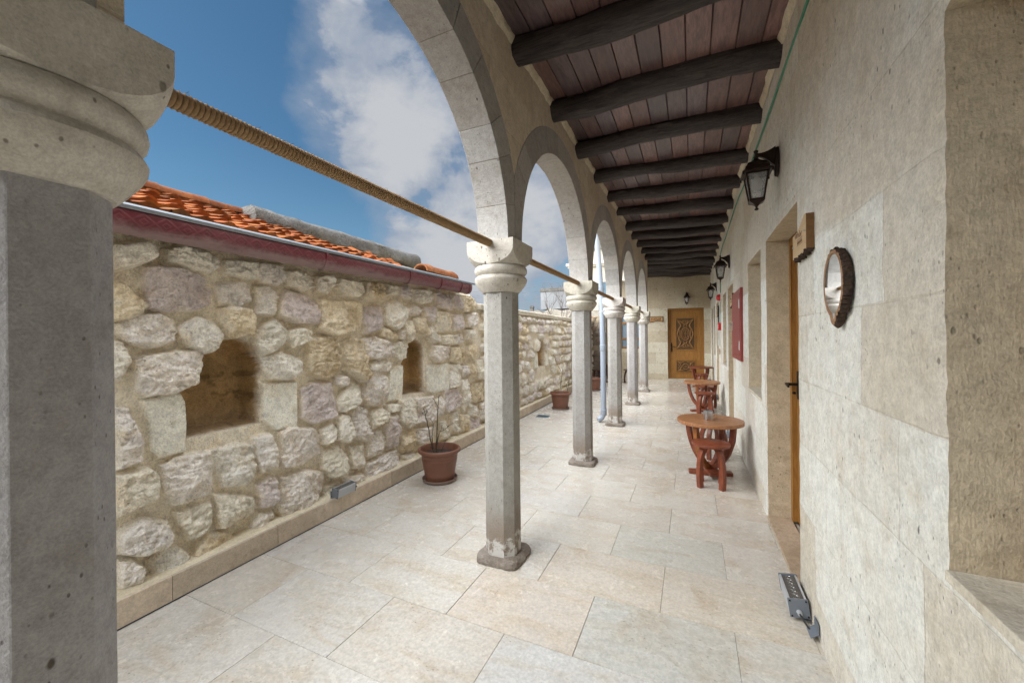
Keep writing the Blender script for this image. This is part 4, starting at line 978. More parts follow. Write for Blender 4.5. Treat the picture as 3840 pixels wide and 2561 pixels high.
    at = me.color_attributes.new('tint', 'FLOAT_COLOR', 'POINT'); at.data.foreach_set('color', np.concatenate([C2, np.ones((len(C2), 1))], 1).astype(np.float32).ravel())
    me.materials.append(M['rubble']); o = bpy.data.objects.new(name, me); COL.objects.link(o); o.parent = parent; return o
rub = thing('rubble_wall', 'courtyard wall of rough cream and mauve rubble stones with arched niches', 'wall', (0, 4, 0))
rubble(.70, 5.2, .006, 'stonework', rub, 4); rubble(5.2, 13.0, .015, 'stonework', rub, 4); rubble(-2.9, .70, .02, 'stonework', rub, 4)
g = G()   # solid core behind the stonework
for a, b in ((-2.9, 4.6), (4.6, 13.0)):
    zt = 2.0 if a < 4 else 1.7
    g.add([(xw(a)-.36, a-4, 0), (xw(b)-.36, b-4, 0), (xw(b)-.36, b-4, zt), (xw(a)-.36, a-4, zt), (xw(a)-.5, a-4, 0), (xw(b)-.5, b-4, 0), (xw(b)-.5, b-4, zt), (xw(a)-.5, a-4, zt)], [(0,1,2,3),(4,7,6,5),(3,2,6,7),(0,3,7,4),(1,5,6,2)])
g.build('core', M['mortar'], rub)
# travertine skirting and its mortar ledge
def xs(y): return -2.545-.027*(y-1)
g = G(); rng = random.Random(2); y = -2.6
while y < 13:
    l_ = rng.uniform(.55, .68); f = rng.uniform(.85, 1.12); g.col = (f, f*.98, f*.95)
    a, b = y+.0012, y+l_-.0012; t_ = .022; dz = rng.uniform(-.002, .002)
    g.add([(xs(a), a-4, -.004), (xs(b), b-4, -.004), (xs(b), b-4, .138+dz), (xs(a), a-4, .138+dz), (xs(a)-t_, a-4, -.004), (xs(b)-t_, b-4, -.004), (xs(b)-t_, b-4, .138+dz), (xs(a)-t_, a-4, .138+dz)],
          [(0,1,2,3),(4,7,6,5),(3,2,6,7),(0,3,7,4),(1,5,6,2)]); y += l_
g.build('skirting', M['skirt'], rub, bevel=.002)
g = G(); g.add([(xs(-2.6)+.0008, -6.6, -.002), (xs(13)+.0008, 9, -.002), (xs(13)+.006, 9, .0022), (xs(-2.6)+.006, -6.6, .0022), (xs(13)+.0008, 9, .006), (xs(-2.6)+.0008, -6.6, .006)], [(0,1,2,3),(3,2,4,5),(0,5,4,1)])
g.build('dark_base_strip', M['cable'], rub)  # thin dark strip along the foot of the skirting
g = G(); ky = np.arange(-2.6, 13, .03); V = []
for q in range(7):
    for y in ky:
        f = q/6; x = xs(y)-.0225+(xw(y)-.03-xs(y)+.0225)*f; V.append((x, y-4, .131+.012*f+.016*max(0, f-.75)*4*abs(fbm3((y, 3, q), 6))+.004*fbm3((y, f, 2), 15)))
n = len(ky); g.add(V, [(q*n+i, q*n+i+1, (q+1)*n+i+1, (q+1)*n+i) for q in range(6) for i in range(n-1)]); g.build('mortar_ledge', M['mortar'], rub, smooth=60)
# coping slabs on the lower part
g = G(); y = 4.98; rng = random.Random(6)
while y < 12.9:
    l_ = rng.uniform(.5, .72); a, b = y+.0015, y+l_-.0015; dz = rng.uniform(-.006, .006); P = []
    z0, z1 = 1.79+dz, 1.872+dz
    for yy in (a, b):
        P += [(xw(yy)+.075, yy-4, z0), (xw(yy)+.085, yy-4, z1-.012), (xw(yy)+.06, yy-4, z1), (xw(yy)-.42, yy-4, z1+.075), (xw(yy)-.44, yy-4, z0)]
    g.add(P, [(0,1,6,5),(1,2,7,6),(2,3,8,7),(3,4,9,8),(4,0,5,9),(4,3,2,1,0),(5,6,7,8,9)]); y += l_
g.build('coping', M['coping'], rub, bevel=.006)

# ------------------------------------------------------------------ neighbouring house: tiled roof, grey ridge, gutter
def xg(y): return -2.60-.025*(y-1)                            # gutter line
SL = math.tan(rad(21.5)); RW = 1.02
house = thing('tiled_roof', 'orange clay tile roof of the low house behind the rubble wall', 'roof', (-3.2, 2, 2.1))
hx, hy, hz = -3.2, 2, 2.1
def roofp(s_, y, h_=0):                                       # s along the slope from the eave, h off the surface
    c_, n_ = math.cos(rad(21.5)), math.sin(rad(21.5))
    return (xg(y)-.03-s_*c_+h_*n_-hx, y-hy, 2.075+s_*n_+h_*c_-hz)
g = G(); V = []
for y in (-3.2, 4.43): V += [roofp(-.02, y, -.03), roofp(1.12, y, -.03), roofp(1.12, y, -.12), roofp(-.02, y, -.06)]
g.add(V, [(0,4,5,1),(1,5,6,2),(2,6,7,3),(3,7,4,0),(0,1,2,3),(4,7,6,5)]); g.build('roof_bed', M['mortar'], house)
g = G(); g.box(-1.9, -.42, -5.2, 2.42, -2.1, .10); g.build('house_wall', M['mortar'], house)
g = G(); rng = random.Random(14); TW, EXP = .135, .158
prof = [(0, .008), (.10, .014), (.22, .021), (.34, .024), (.45, .020), (.55, .012), (.64, .004), (.76, .001), (.88, .004), (1.0, .008), (1.04, .010)]
for r_ in range(7):
    y = -3.1+(r_ % 2)*.05
    while y < 4.0:
        ymax = 2.72+.14*(r_ if r_ < 4 else 4)*0+.0
        s0 = r_*EXP-.02+rng.uniform(-.012, .012); L_ = EXP+.05; f = rng.uniform(.6, 1.2); w_ = rng.uniform(-.1, .1)
        if rng.random() < .10: g.col = (.6*f, .85*f, 1.2*f)
        else: g.col = (f, f*(1+w_), f*(1+w_*.5))
        if y > 3.05-.10*r_: break
        dy, tl, li = rng.uniform(-.01, .01), rng.uniform(-.03, .03), rng.uniform(0, .012); V = []; m_ = len(prof)
        for q, (ss_, hb) in enumerate(((0, .040), (L_*.5, .022), (L_, .004))):
            for u, hh in prof: V.append(roofp(s0+ss_, y+dy+tl*ss_+u*TW*(1 if q else .985), hh+hb+li))
        for u, hh in prof: V.append(roofp(s0+.004, y+dy+u*TW, .0))
        F = [(q*m_+i, q*m_+i+1, (q+1)*m_+i+1, (q+1)*m_+i) for q in range(2) for i in range(m_-1)]+[(3*m_+i, 3*m_+i+1, i+1, i) for i in range(m_-1)]
        g.add(V, F); y += TW
# loose tiles slid down at the broken end
for (sy, ss_, rot) in ((3.02, .10, .5), (3.2, .22, .85), (3.28, .05, .7), (3.5, .42, 1.0), (3.1, .5, .35), (3.36, .6, .9)):
    V = []; m_ = len(prof); f = rng.uniform(.8, 1.15); g.col = (f, f, f); ca, sa = math.cos(rot), math.sin(rot)
    for q, a in enumerate((-.15, 0, .15)):
        for u, hh in prof:
            b = (u-.5)*TW; V.append(roofp(ss_+a*ca-b*sa, sy+a*sa+b*ca, hh*1.1+.03))
    for q, a in enumerate((-.15, 0, .15)):
        for u, hh in prof:
            b = (u-.5)*TW; V.append(roofp(ss_+a*ca-b*sa, sy+a*sa+b*ca, hh*1.1+.016))
    F = [(q*m_+i, q*m_+i+1, (q+1)*m_+i+1, (q+1)*m_+i) for q in range(2) for i in range(m_-1)]
    F += [(3*m_+j[3], 3*m_+j[2], 3*m_+j[1], 3*m_+j[0]) for j in F]+[(i, 3*m_+i, 3*m_+i+1, i+1) for i in range(m_-1)]
    g.add(V, F)
g.build('roof_tiles', M['tile'], house, smooth=40)
g = G(); y = -3.1; rng = random.Random(3)                     # clay ridge tiles
while y < 2.3:
    f = rng.uniform(.6, .95); g.col = (f, f*1.15, f*1.5); L_ = .36; V = []; n = 9
    for q in range(3):
        for i in range(n):
            a = math.pi*i/(n-1); R_ = .075*(1.12 if q == 2 else 1); b = roofp(1.10, y+L_*q/2, .035); V.append((b[0]+R_*math.cos(a), b[1], b[2]+R_*math.sin(a)*.8))
    g.add(V, [(q*n+i, q*n+i+1, (q+1)*n+i+1, (q+1)*n+i) for q in range(2) for i in range(n-1)]); y += .335
g.build('ridge_tiles', M['tile'], house, smooth=50)
g = G(); ky = [2.22, 2.24]+[2.3+.06*i for i in range(42)]; n = 12; V = []    # grey concrete ridge along the far half
ky = [k for k in ky if k < 4.72]; gaps = (3.62, 3.64)
for k, y in enumerate(ky):
    for i in range(n):
        a = 2*math.pi*i/n; ca, sa = math.cos(a), math.sin(a); q = (abs(ca)**3.2+abs(sa)**3.2)**(-1/3.2)
        j = 1+.16*fbm3((ca, sa, y), 3.5, 4)+.05*fbm3((ca, sa, y), 16, 3); e = .55 if k == 0 or k == len(ky)-1 else 1
        b = roofp(1.02, y, .055); V.append((b[0]+.14*ca*q*j*e, b[1], b[2]+.10*sa*q*j*e-.02))
F = [(k*n+i, k*n+(i+1) % n, (k+1)*n+(i+1) % n, (k+1)*n+i) for k in range(len(ky)-1) for i in range(n)]+[tuple(range(n)), tuple((len(ky)-1)*n+i for i in range(n))]
g.add(V, F); g.build('concrete_ridge', M['concrete'], house, smooth=50)
et = G(); V = []; n = 11; L_ = [(0, 1), (.08, 1), (.085, 1.1), (.13, 1.1), (.135, 1), (.58, 1), (.585, 1.09), (.615, 1.09), (.62, 1.0), (.66, 1.0)]
for o_ in (0, -.012):
    for q, (yy, s_) in enumerate(L_):
        for i in range(n):
            a = math.pi*i/(n-1); V.append((( .085*s_+o_)*math.cos(a), yy-.33, (.07*s_+o_)*math.sin(a)))
m_ = len(L_); F = [(q*n+i, q*n+i+1, (q+1)*n+i+1, (q+1)*n+i) for q in range(m_-1) for i in range(n-1)]; F += [tuple(m_*n+a for a in reversed(f)) for f in F]
F += [(i, m_*n+i, m_*n+i+1, i+1) for i in range(n-1)]+[((m_-1)*n+i, (m_-1)*n+i+1, m_*n+(m_-1)*n+i+1, m_*n+(m_-1)*n+i) for i in range(n-1)]
et.col = (.95, 1.25, 1.9); et.add(V, F); o = et.build('ridge_tile', M['tile'], smooth=45, loc=(xg(3.9)-.05, 3.90, 2.125)); o.rotation_euler = (rad(-.5), 0, rad(1.4)); o.scale = (1.15, 1, 1.25)
tag(o, 'single pink clay ridge tile lying alone at the gutter end', 'roof tile')
gut = thing('gutter', 'maroon embossed half-round gutter with chalky lower half under the tile roof', 'gutter', (0, 2, 2.03))
g = G(); ky = [-3.2+.02*i for i in range(int((4.43+3.2)/.02)+1)]; NP = 15; V = []
pf = [(.005, .050)]+[(.062*math.cos(rad(a)), .088*math.sin(rad(a))) for a in range(20, -165, -14)]
def gz(y): return 2.004+.010*(y-1)+.004*math.sin(y*2.1)
for y in ky:
    for q, (u, v) in enumerate(pf):
        nx, nz_ = (u/.062, v/.088) if q else (0, 0); ph = (y/.16) % 1; tri = abs(ph-.5)*2; ang = q/len(pf)
        emb = 0
        if 1 < q < 8:
            zc = (q-1.5)/5.5
            for t_ in (tri, 1-tri):
                emb += 0
        V.append((xg(y)+.075+u+nx*emb, y-2, gz(y)+v-2.03+nz_*emb))
n = len(pf); g.add(V, [(k*n+i, k*n+i+1, (k+1)*n+i+1, (k+1)*n+i) for k in range(len(ky)-1) for i in range(n-1)]+[tuple((len(ky)-1)*n+i for i in range(n))])
g.build('trough', M['gutter'], gut, smooth=50)
g = G(); P = [(xg(y)+.085, y-2, gz(y)+.058-2.03) for y in (-3.2, 4.47)]
V = []
for y in (-3.2, 4.48):
    for u, v in ((.142, .022), (.146, .040), (.135, .052), (-.02, .075), (-.02, .068), (.12, .046), (.13, .03)): V.append((xg(y)+u, y-2, gz(y)+v+.008-2.03))
g.add(V, [(i, i+1, i+8, i+7) for i in range(6)]+[(6, 0, 7, 13), (0,6,5,4,3,2,1), (7,8,9,10,11,12,13)]); g.build('flashing', M['zinc'], gut, smooth=40)
for y in (-.3, .62, 2.155, 3.17, 3.73, 4.17, 4.37):
    g = G(); path = []
    for a in range(24, -150, -12): path.append((( xg(y)+.075+.067*math.cos(rad(a)), y-2, gz(y)+.093*math.sin(rad(a))-2.03), (0, .011, 0), (.002*math.cos(rad(a)), 0, .002*math.sin(rad(a)))))
    g.sweep(path, None); g.build('bracket', M['gutter'], gut, smooth=40)
# ------------------------------------------------------------------ things in the gallery
def bent_leg(g, path, ang, wr, wt):
    """leg of square section following (r, z) points in the radial plane at angle ang"""
    ca, sa = math.cos(ang), math.sin(ang); P = []; pts = []
    for i in range(len(path)-1):                       # Catmull-Rom refinement
        p0, p1, p2, p3 = path[max(i-1, 0)], path[i], path[i+1], path[min(i+2, len(path)-1)]
        for q in range(5):
            t = q/5; f = lambda a, b, c, d: .5*(2*b+(c-a)*t+(2*a-5*b+4*c-d)*t*t+(3*b-a-3*c+d)*t**3)
            pts.append((f(p0[0], p1[0], p2[0], p3[0]), f(p0[1], p1[1], p2[1], p3[1])))
    pts.append(path[-1])
    for i, (r_, z) in enumerate(pts):
        a, b = pts[max(i-1, 0)], pts[min(i+1, len(pts)-1)]; tr, tz = b[0]-a[0], b[1]-a[1]; l_ = math.hypot(tr, tz); nr, nz_ = tz/l_, -tr/l_
        w_ = wr if not hasattr(wr, '__len__') else wr[0]+(wr[1]-wr[0])*i/(len(pts)-1)
        P.append(((r_*ca, r_*sa, z), (nr*ca*w_, nr*sa*w_, nz_*w_), (-sa*wt, ca*wt, 0)))
    g.sweep(P, None)

def make_table(label, mats):
    t_ = thing('cafe_table', label, 'table', (.155, 4.46, 0), rad(8), 'round low wooden tables')
    g = G(); n = 56; V = []
    for z, s_ in ((.515, .985), (.519, 1), (.546, 1), (.550, .988)):
        for i in range(n):
            a = 2*math.pi*i/n; r_ = .305*s_*(1+.008*math.sin(3*a+1)+.004*math.sin(9*a)); V.append((r_*math.cos(a), r_*math.sin(a), z))
    g.add(V, [(k*n+i, k*n+(i+1) % n, (k+1)*n+(i+1) % n, (k+1)*n+i) for k in range(3) for i in range(n)]+[tuple(range(n-1, -1, -1)), tuple(3*n+i for i in range(n))])
    g.build('tabletop', mats[0], t_, smooth=35)
    for k in range(4):
        g = G(); bent_leg(g, [(.235, .514), (.232, .45), (.215, .35), (.165, .22), (.095, .125), (.028, .075)], rad(45+90*k+4), .024, .021)
        g.build('leg', mats[1 + (k == 2)], t_, bevel=.003)
    for k, (z0, z1) in enumerate(((0, .036), (.0365, .072))):
        g = G(); poly = [(-.20, -.035), (-.16, -.04), (-.06, -.055), (.06, -.055), (.16, -.04), (.20, -.035), (.20, .035), (.16, .04), (.06, .055), (-.06, .055), (-.16, .04), (-.20, .035)]
        g.prism(poly, (lambda u, v: (u, v, z0)) if k == 0 else (lambda u, v: (-v, u, z0)), (lambda u, v: (u, v, z1)) if k == 0 else (lambda u, v: (-v, u, z1)))
        g.build('base_board', mats[1], t_, bevel=.004)
    return t_
def make_stool(label, mat):
    t_ = thing('stool', label, 'stool', (.15, 4.12, 0), rad(0), 'small round bow-legged stools')
    g = G(); g.lathe([(.02, .372), (.150, .374), (.160, .379), (.163, .392), (.160, .401), (.150, .405), (.0, .405)], 44); g.build('seat', mat, t_, smooth=35)
    for k in range(4):
        g = G(); bent_leg(g, [(.055, .373), (.085, .345), (.118, .27), (.132, .17), (.132, .08), (.126, .0)], rad(45+90*k-2), (.021, .023), .021)
        g.build('leg', mat, t_, bevel=.003)
    return t_
TM = (M['tabletop'], M['redwood'], M['amberwood'])
tb = make_table('nearest round wooden table, with a metal cup standing on it', TM)
st = make_stool('nearest red-brown round stool in front of the table with the cup', M['redwood'])
def place(proto, x, y, rz, label, mat=None):
    c = copy_tree(proto); c.location = (x, y, 0); c.rotation_euler.z = rz; c['label'] = label
    if mat:
        for ch in c.children:
            ch.data = ch.data.copy(); ch.data.materials.clear(); ch.data.materials.append(mat)
    return c
place(tb, .155, 8.05, rad(20), 'middle round wooden table of the three along the right wall, with an orange-brown top')
place(tb, .20, 11.75, rad(-12), 'farthest round table along the right wall, in front of the carved door', M['redwood'])
place(st, .21, 5.08, rad(25), 'stool behind the table with the cup, mostly hidden by it')
place(st, .19, 7.66, rad(8), 'stool in front of the middle table')
place(st, .27, 8.55, rad(30), 'stool behind the middle table, next to the right wall')
place(st, .225, 11.32, rad(14), 'stool in front of the farthest table by the carved door')
place(tb, -2.22, 12.15, rad(15), 'dark round table in the shaded courtyard corner behind the downpipe', M['darkwood'])
place(st, -2.58, 11.75, rad(10), 'dark stool left of the downpipe in the courtyard corner', M['darkwood'])
place(st, -1.70, 12.1, rad(40), 'dark stool seen between two columns under the end window', M['darkwood'])
cup = thing('metal_cup', 'square brushed steel cup on the nearest table', 'cup', (.140, 4.42, .551), rad(12))
g = G(); n = 32
def sq(r_, z):
    o_ = []
    for i in range(n):
        a = 2*math.pi*(i+.5)/n; ca, sa = math.cos(a), math.sin(a); q = (abs(ca)**4.5+abs(sa)**4.5)**(-1/4.5); o_.append((r_*q*ca, r_*q*sa, z))
    return o_
lev = [sq(.036, 0), sq(.0385, .003), sq(.0385, .062), sq(.0365, .064), sq(.0365, .067), sq(.0385, .069), sq(.0385, .094), sq(.0355, .094), sq(.0355, .06)]
g.add([p for l in lev for p in l], [(k*n+i, k*n+(i+1) % n, (k+1)*n+(i+1) % n, (k+1)*n+i) for k in range(len(lev)-1) for i in range(n)]+[tuple(range(n-1, -1, -1)), tuple((len(lev)-1)*n+i for i in range(n))])
g.build('body', M['steel'], cup, smooth=40)

# plant pots ----------------------------------------------------------
def make_pot(label, loc, twigs, rz=0, group='brown plastic plant pots in the courtyard'):
    t_ = thing('plant_pot', label, 'plant pot', loc, rz, group)
    g = G(); g.lathe([(.02, .012), (.133, .012), (.138, .016), (.145, .06), (.147, .062), (.149, .075), (.148, .078), (.170, .205), (.172, .208), (.1725, .216), (.1715, .219), (.1735, .236), (.175, .239), (.1755, .247), (.1745, .250), (.178, .277), (.196, .279), (.206, .287), (.209, .299), (.206, .312), (.197, .320), (.187, .318), (.182, .308), (.178, .29), (.168, .25), (.05, .249)], 56)
    g.build('pot', M['terracotta'], t_, smooth=32)
    g = G(); g.lathe([(.03, 0), (.140, .0), (.158, .004), (.168, .018), (.172, .030), (.170, .034), (.166, .033), (.160, .02), (.150, .012), (.03, .0115)], 48); g.build('saucer', M['saucer'], t_, smooth=35)
    g = G(); V = [(0, 0, .262)]; 
    for k in range(1, 7):
        for i in range(28):
            a = 2*math.pi*i/28; r_ = .172*k/6; V.append((r_*math.cos(a), r_*math.sin(a), .258+.012*fbm3((r_*math.cos(a)*9, r_*math.sin(a)*9, loc[1]), 3)))
    F = [(0, 1+i, 1+(i+1) % 28) for i in range(28)]+[(1+(k-1)*28+i, 1+(k-1)*28+(i+1) % 28, 1+k*28+(i+1) % 28, 1+k*28+i) for k in range(1, 6) for i in range(28)]
    g.add(V, F); g.build('soil', M['soil'], t_)
    g = G(); rr_ = random.Random(int(loc[1]*10))
    for pts, r0, r1 in twigs:
        P = [Vector(p) for p in pts]; Q = []
        for a, b in zip(P, P[1:]):
            for q in range(4): Q.append(a.lerp(b, q/4)+Vector((rr_.uniform(-1, 1), rr_.uniform(-1, 1), 0))*.0025)
        Q.append(P[-1]); g.tube(Q, [r0+(r1-r0)*i/(len(Q)-1) for i in range(len(Q))], 6)
        for i in range(2, len(Q)-1):
            if rr_.random() < .5:
                d = Vector((rr_.uniform(-1, 1), rr_.uniform(-1, 1), rr_.uniform(.2, 1))).normalized(); g.tube([Q[i], Q[i]+d*rr_.uniform(.008, .03)], [.0016, .0022], 4)
    o = g.build('bare_stems', M['twig'], t_, smooth=60)
    return t_
def tw(cx, cy, k, pts, lift=0):                         # stem points read off the photo: sideways, up -> metres at the pot
    R2 = Vector((.911, .412, 0)); F2 = Vector((-.412, .911, 0))
    return [R2*((x-380)*k)+F2*d+Vector((0, 0, .30+(900-y)*k)) for x, y, d in pts]
k1 = .00067
T1 = [(tw(0, 0, k1, [(305, 975, 0), (265, 850, .0), (225, 660, .02), (195, 500, .02), (165, 390, .03), (140, 300, .02)]), .006, .0025),
      (tw(0, 0, k1, [(325, 975, .02), (330, 800, .02), (345, 560, .01), (358, 330, 0), (372, 190, .0), (385, 105, -.01)]), .0062, .0025),
      (tw(0, 0, k1, [(355, 260, 0), (320, 210, .01), (300, 160, .01)]), .003, .0018), (tw(0, 0, k1, [(160, 400, .03), (120, 385, .04), (105, 350, .04)]), .003, .0015), (tw(0, 0, k1, [(180, 390, .03), (200, 350, .01), (205, 330, .01)]), .003, .0015),
      (tw(0, 0, k1, [(285, 900, .02), (262, 720, .03), (275, 590, .03), (290, 535, .03), (245, 460, .03)]), .004, .002),
      (tw(0, 0, k1, [(335, 850, .02), (360, 720, .0), (395, 635, -.02), (470, 600, -.03), (570, 510, -.05)]), .004, .0018), (tw(0, 0, k1, [(400, 630, -.02), (420, 570, -.02), (430, 540, -.02)]), .0028, .0015),
      (tw(0, 0, k1, [(400, 980, -.04), (440, 850, -.05), (470, 790, -.06), (490, 745, -.06)]), .003, .0018), (tw(0, 0, k1, [(325, 800, .02), (335, 880, .0)]), .003, .002)]
make_pot('nearest brown pot, with bare twiggy stems, against the rubble wall skirting', (-2.275, 3.27, 0), T1)
k2 = .0016
T2 = [(tw(0, 0, k2, [(395, 960, 0), (385, 800, 0), (405, 660, .02), (350, 560, .02), (300, 430, .0)]), .005, .002), (tw(0, 0, k2, [(405, 660, .02), (420, 560, .02)]), .004, .002),
      (tw(0, 0, k2, [(450, 960, .02), (470, 860, .0), (500, 700, .0), (520, 560, .0), (525, 400, 0)]), .005, .002), (tw(0, 0, k2, [(470, 880, .0), (455, 800, .0), (480, 740, -.03)]), .004, .002), (tw(0, 0, k2, [(495, 720, 0), (540, 640, 0), (560, 560, 0)]), .003, .0015)]
make_pot('second brown pot with thin stems, near the blue drain grate', (-2.33, 7.39, 0), T2)
T3 = [(tw(0, 0, k2, [(395, 960, 0), (380, 850, 0), (340, 780, .02), (420, 740, .02), (470, 720, .0)]), .005, .002), (tw(0, 0, k2, [(440, 960, .02), (450, 870, .0), (500, 830, .0)]), .004, .002)]
make_pot('farthest brown pot, half hidden beside the downpipe', (-2.31, 10.2, 0), T3)

# lanterns ----------------------------------------------------------
def make_lantern(label):
    t_ = thing('wall_lantern', label, 'lantern', (X_WALL, 3.02, 2.50), 0, 'bronze wall lanterns')   # local +X points into the wall
    g = G(); g.prism([(-.03, -.085), (0, -.10), (.03, -.085), (.042, -.03), (.042, .05), (.026, .085), (0, .10), (-.026, .085), (-.042, .05), (-.042, -.03)], lambda u, v: (-.004, u, v), lambda u, v: (-.022, u*.9, v*.93))
    g.build('back_plate', M['bronze'], t_, bevel=.003)
    g = G(); P = []
    for i in range(11):
        f = i/10; x = -.02-.105*f; z0 = .035-.035*f+.028*f*f+.012; hh = .055*(1-f)**2+.010; P.append(((x, 0, z0+.03-hh*.7), (0, .010+.012*(1-f)**2, 0), (0, 0, hh)))
    g.sweep(P, None); g.build('arm', M['bronze'], t_, bevel=.002)
    bx = -.125
    def pyr(levels, g, x0=bx):
        V = []
        for h_, z in levels: V += [(x0-h_, -h_, z), (x0+h_, -h_, z), (x0+h_, h_, z), (x0-h_, h_, z)]
        F = [(k*4+i, k*4+(i+1) % 4, k*4+4+(i+1) % 4, k*4+4+i) for k in range(len(levels)-1) for i in range(4)]+[(3, 2, 1, 0), tuple((len(levels)-1)*4+i for i in range(4))]
        g.add(V, F)
    g = G(); pyr([(.084, -.062), (.086, -.054), (.080, -.050), (.070, -.040), (.066, -.022), (.058, -.012), (.052, .004), (.030, .018), (.016, .030), (.010, .044)], g)
    for sy in (-1, 1):
        for sx in (-1, 1): g.obox((bx+sx*.080, sy*.080, -.066), (.006, 0, 0), (0, .006, 0), (0, 0, .010))
    cap_ = g.build('roof_cap', M['bronze'], t_, bevel=.0015)
    g = G(); g.lathe([(.012, .04), (.017, .05), (.011, .060), (.008, .072), (.013, .082), (.014, .090), (.006, .097), (0, .098)], 14, (bx, 0, 0)); g.build('finial', M['bronze'], cap_, smooth=50)
    g = G(); top, bot, zt_, zb_ = .060, .037, -.066, -.232
    for sx in (-1, 1):
        for sy in (-1, 1): g.sweep([((bx+sx*top, sy*top, zt_), (.0055, 0, 0), (0, .0055, 0)), ((bx+sx*bot, sy*bot, zb_), (.0055, 0, 0), (0, .0055, 0))], None)
    for z, h_, e in ((zt_+.002, top, .006), (zb_, bot, .007)):
        for sx in (-1, 1): g.obox((bx+sx*h_, 0, z), (.006, 0, 0), (0, h_-.0056, 0), (0, 0, e)); g.obox((bx, sx*h_, z), (h_+.006, 0, 0), (0, .0057, 0), (0, 0, e))
    pyr([(.012, -.262), (.024, -.252), (.036, -.246), (.042, -.240)], g)
    g.lathe([(0, -.296), (.010, -.294), (.013, -.287), (.006, -.278), (.009, -.268), (.016, -.262)], 14, (bx, 0, 0))
    fr = g.build('frame', M['bronze'], t_, smooth=30)
    g = G(); a, b = top-.003, bot-.003
    g.add([(bx-a,-a,zt_),(bx+a,-a,zt_),(bx+a,a,zt_),(bx-a,a,zt_),(bx-b,-b,zb_),(bx+b,-b,zb_),(bx+b,b,zb_),(bx-b,b,zb_)], [(0,1,5,4),(1,2,6,5),(2,3,7,6),(3,0,4,7)]); g.build('glass', M['glass'], fr)
    g = G(); g.lathe([(0, -.175), (.022, -.170), (.034, -.150), (.036, -.125), (.030, -.10), (.016, -.084), (.014, -.07)], 20, (bx, 0, 0)); g.build('bulb', M['bulb'], t_, smooth=60)
    return t_
l1 = make_lantern('largest lantern, nearest on the right wall, with a round bulb visible')
for (x, y, z, rz, lab) in ((X_WALL, 6.63, 2.47, 0, 'second lantern along the right wall, above the red cabinet'), (X_WALL, 10.0, 2.47, 0, 'third lantern along the right wall, above the red siren'), (-.135, Y_END, 2.60, rad(90), 'black lantern on the end wall above the carved door')):
    c = copy_tree(l1); c.location = (x, y, z); c.rotation_euler.z = rz; c['label'] = lab

# wooden name boards on the right wall -------------------------------
def make_board(label, y0):
    t_ = thing('name_board', label, 'sign', (X_WALL, y0, 1.87), 0, 'wooden room name boards')
    g = G(); ny = 18; lo = []; hi = []
    for i in range(ny+1):
        s_ = i/ny*.262; hi.append((s_, .083-.045*sst(np.array(s_), .03, .16).item()-.012*sst(np.array(s_), .15, .26).item()+.003*math.sin(s_*60)));  lo.append((s_, -.078-.012*math.sin(s_*9)+.004*math.sin(s_*70)))
    poly = lo+hi[::-1]
    g.prism(poly, lambda u, v: (-.003, u, v), lambda u, v: (-.034, u, v)); m_ = g.build('board', [M['signwood'], M['signend'], M['bark']], t_)
    for p in m_.data.polygons:
        nrm = p.normal
        p.material_index = 0 if abs(nrm.x) > .8 else (1 if abs(nrm.y) > .85 else 2)
    g = G()
    for i in range(26):
        s_ = .262*i/26
        zl = float(np.interp(s_, [q[0] for q in lo], [q[1] for q in lo])); g.obox((-.018+.004*math.sin(i*2.3), s_+.005, zl-.003+.003*math.sin(i*1.7)), (.014+.003*math.sin(i), 0, 0), (0, .006, 0), (0, 0, .005+.002*math.sin(i*3.1)))
    g.build('bark_edge', M['bark'], t_, bevel=.002)
    g = G()
    def st_(pts, w_=.0022):
        for (a, b), (c_, d_) in zip(pts, pts[1:]):
            dy, dz = c_-a, d_-b; l_ = math.hypot(dy, dz) or 1
            g.obox((-.0345, (a+c_)/2, (b+d_)/2), (.0007, 0, 0), (0, dy/2, dz/2), (0, -dz/l_*w_, dy/l_*w_))
    x = .215                                              # illegible burnt script, as in the photo
    for i, pts in enumerate(([(0,.03),(-.012,.005),(-.026,.034)], [(-.034,.0),(-.03,.018),(-.042,.02),(-.044,.0)], [(-.054,0),(-.054,.026),(-.066,.01)], [(-.074,.0),(-.08,.02),(-.09,.0)], [(-.10,.0),(-.10,.032)], [(-.112,.02),(-.122,.0),(-.132,.024)])):
        st_([(x+a, .002+b+.004*math.sin(i)) for a, b in pts])
    for i in range(6): st_([(x-.05-.016*i, -.030), (x-.056-.016*i, -.014), (x-.062-.016*i, -.030)], .0014)
    st_([(x-.045, -.008), (x-.15, -.008)], .001); st_([(x-.045, -.036), (x-.15, -.036)], .001)
    g.build('lettering', M['ink2'], t_)
    for yy, zz in ((.028, .012), (.247, -.028)): g = G(); g.tube([(-.033, yy, zz), (-.038, yy, zz)], .006, 12); g.build('screw_cap', M['steel'], t_, smooth=40)
    return t_
b1 = make_board('thick pale wooden board beside the nearest doorway, with faint burnt script', 2.222)
c = copy_tree(b1); c.location = (X_WALL, 5.955, 1.86); c['label'] = 'pale wooden board half hidden behind the red cabinet'
c = copy_tree(b1); c.location = (X_WALL, 9.22, 1.86); c['label'] = 'tiny pale wooden board far down the right wall, beside the white trunking'

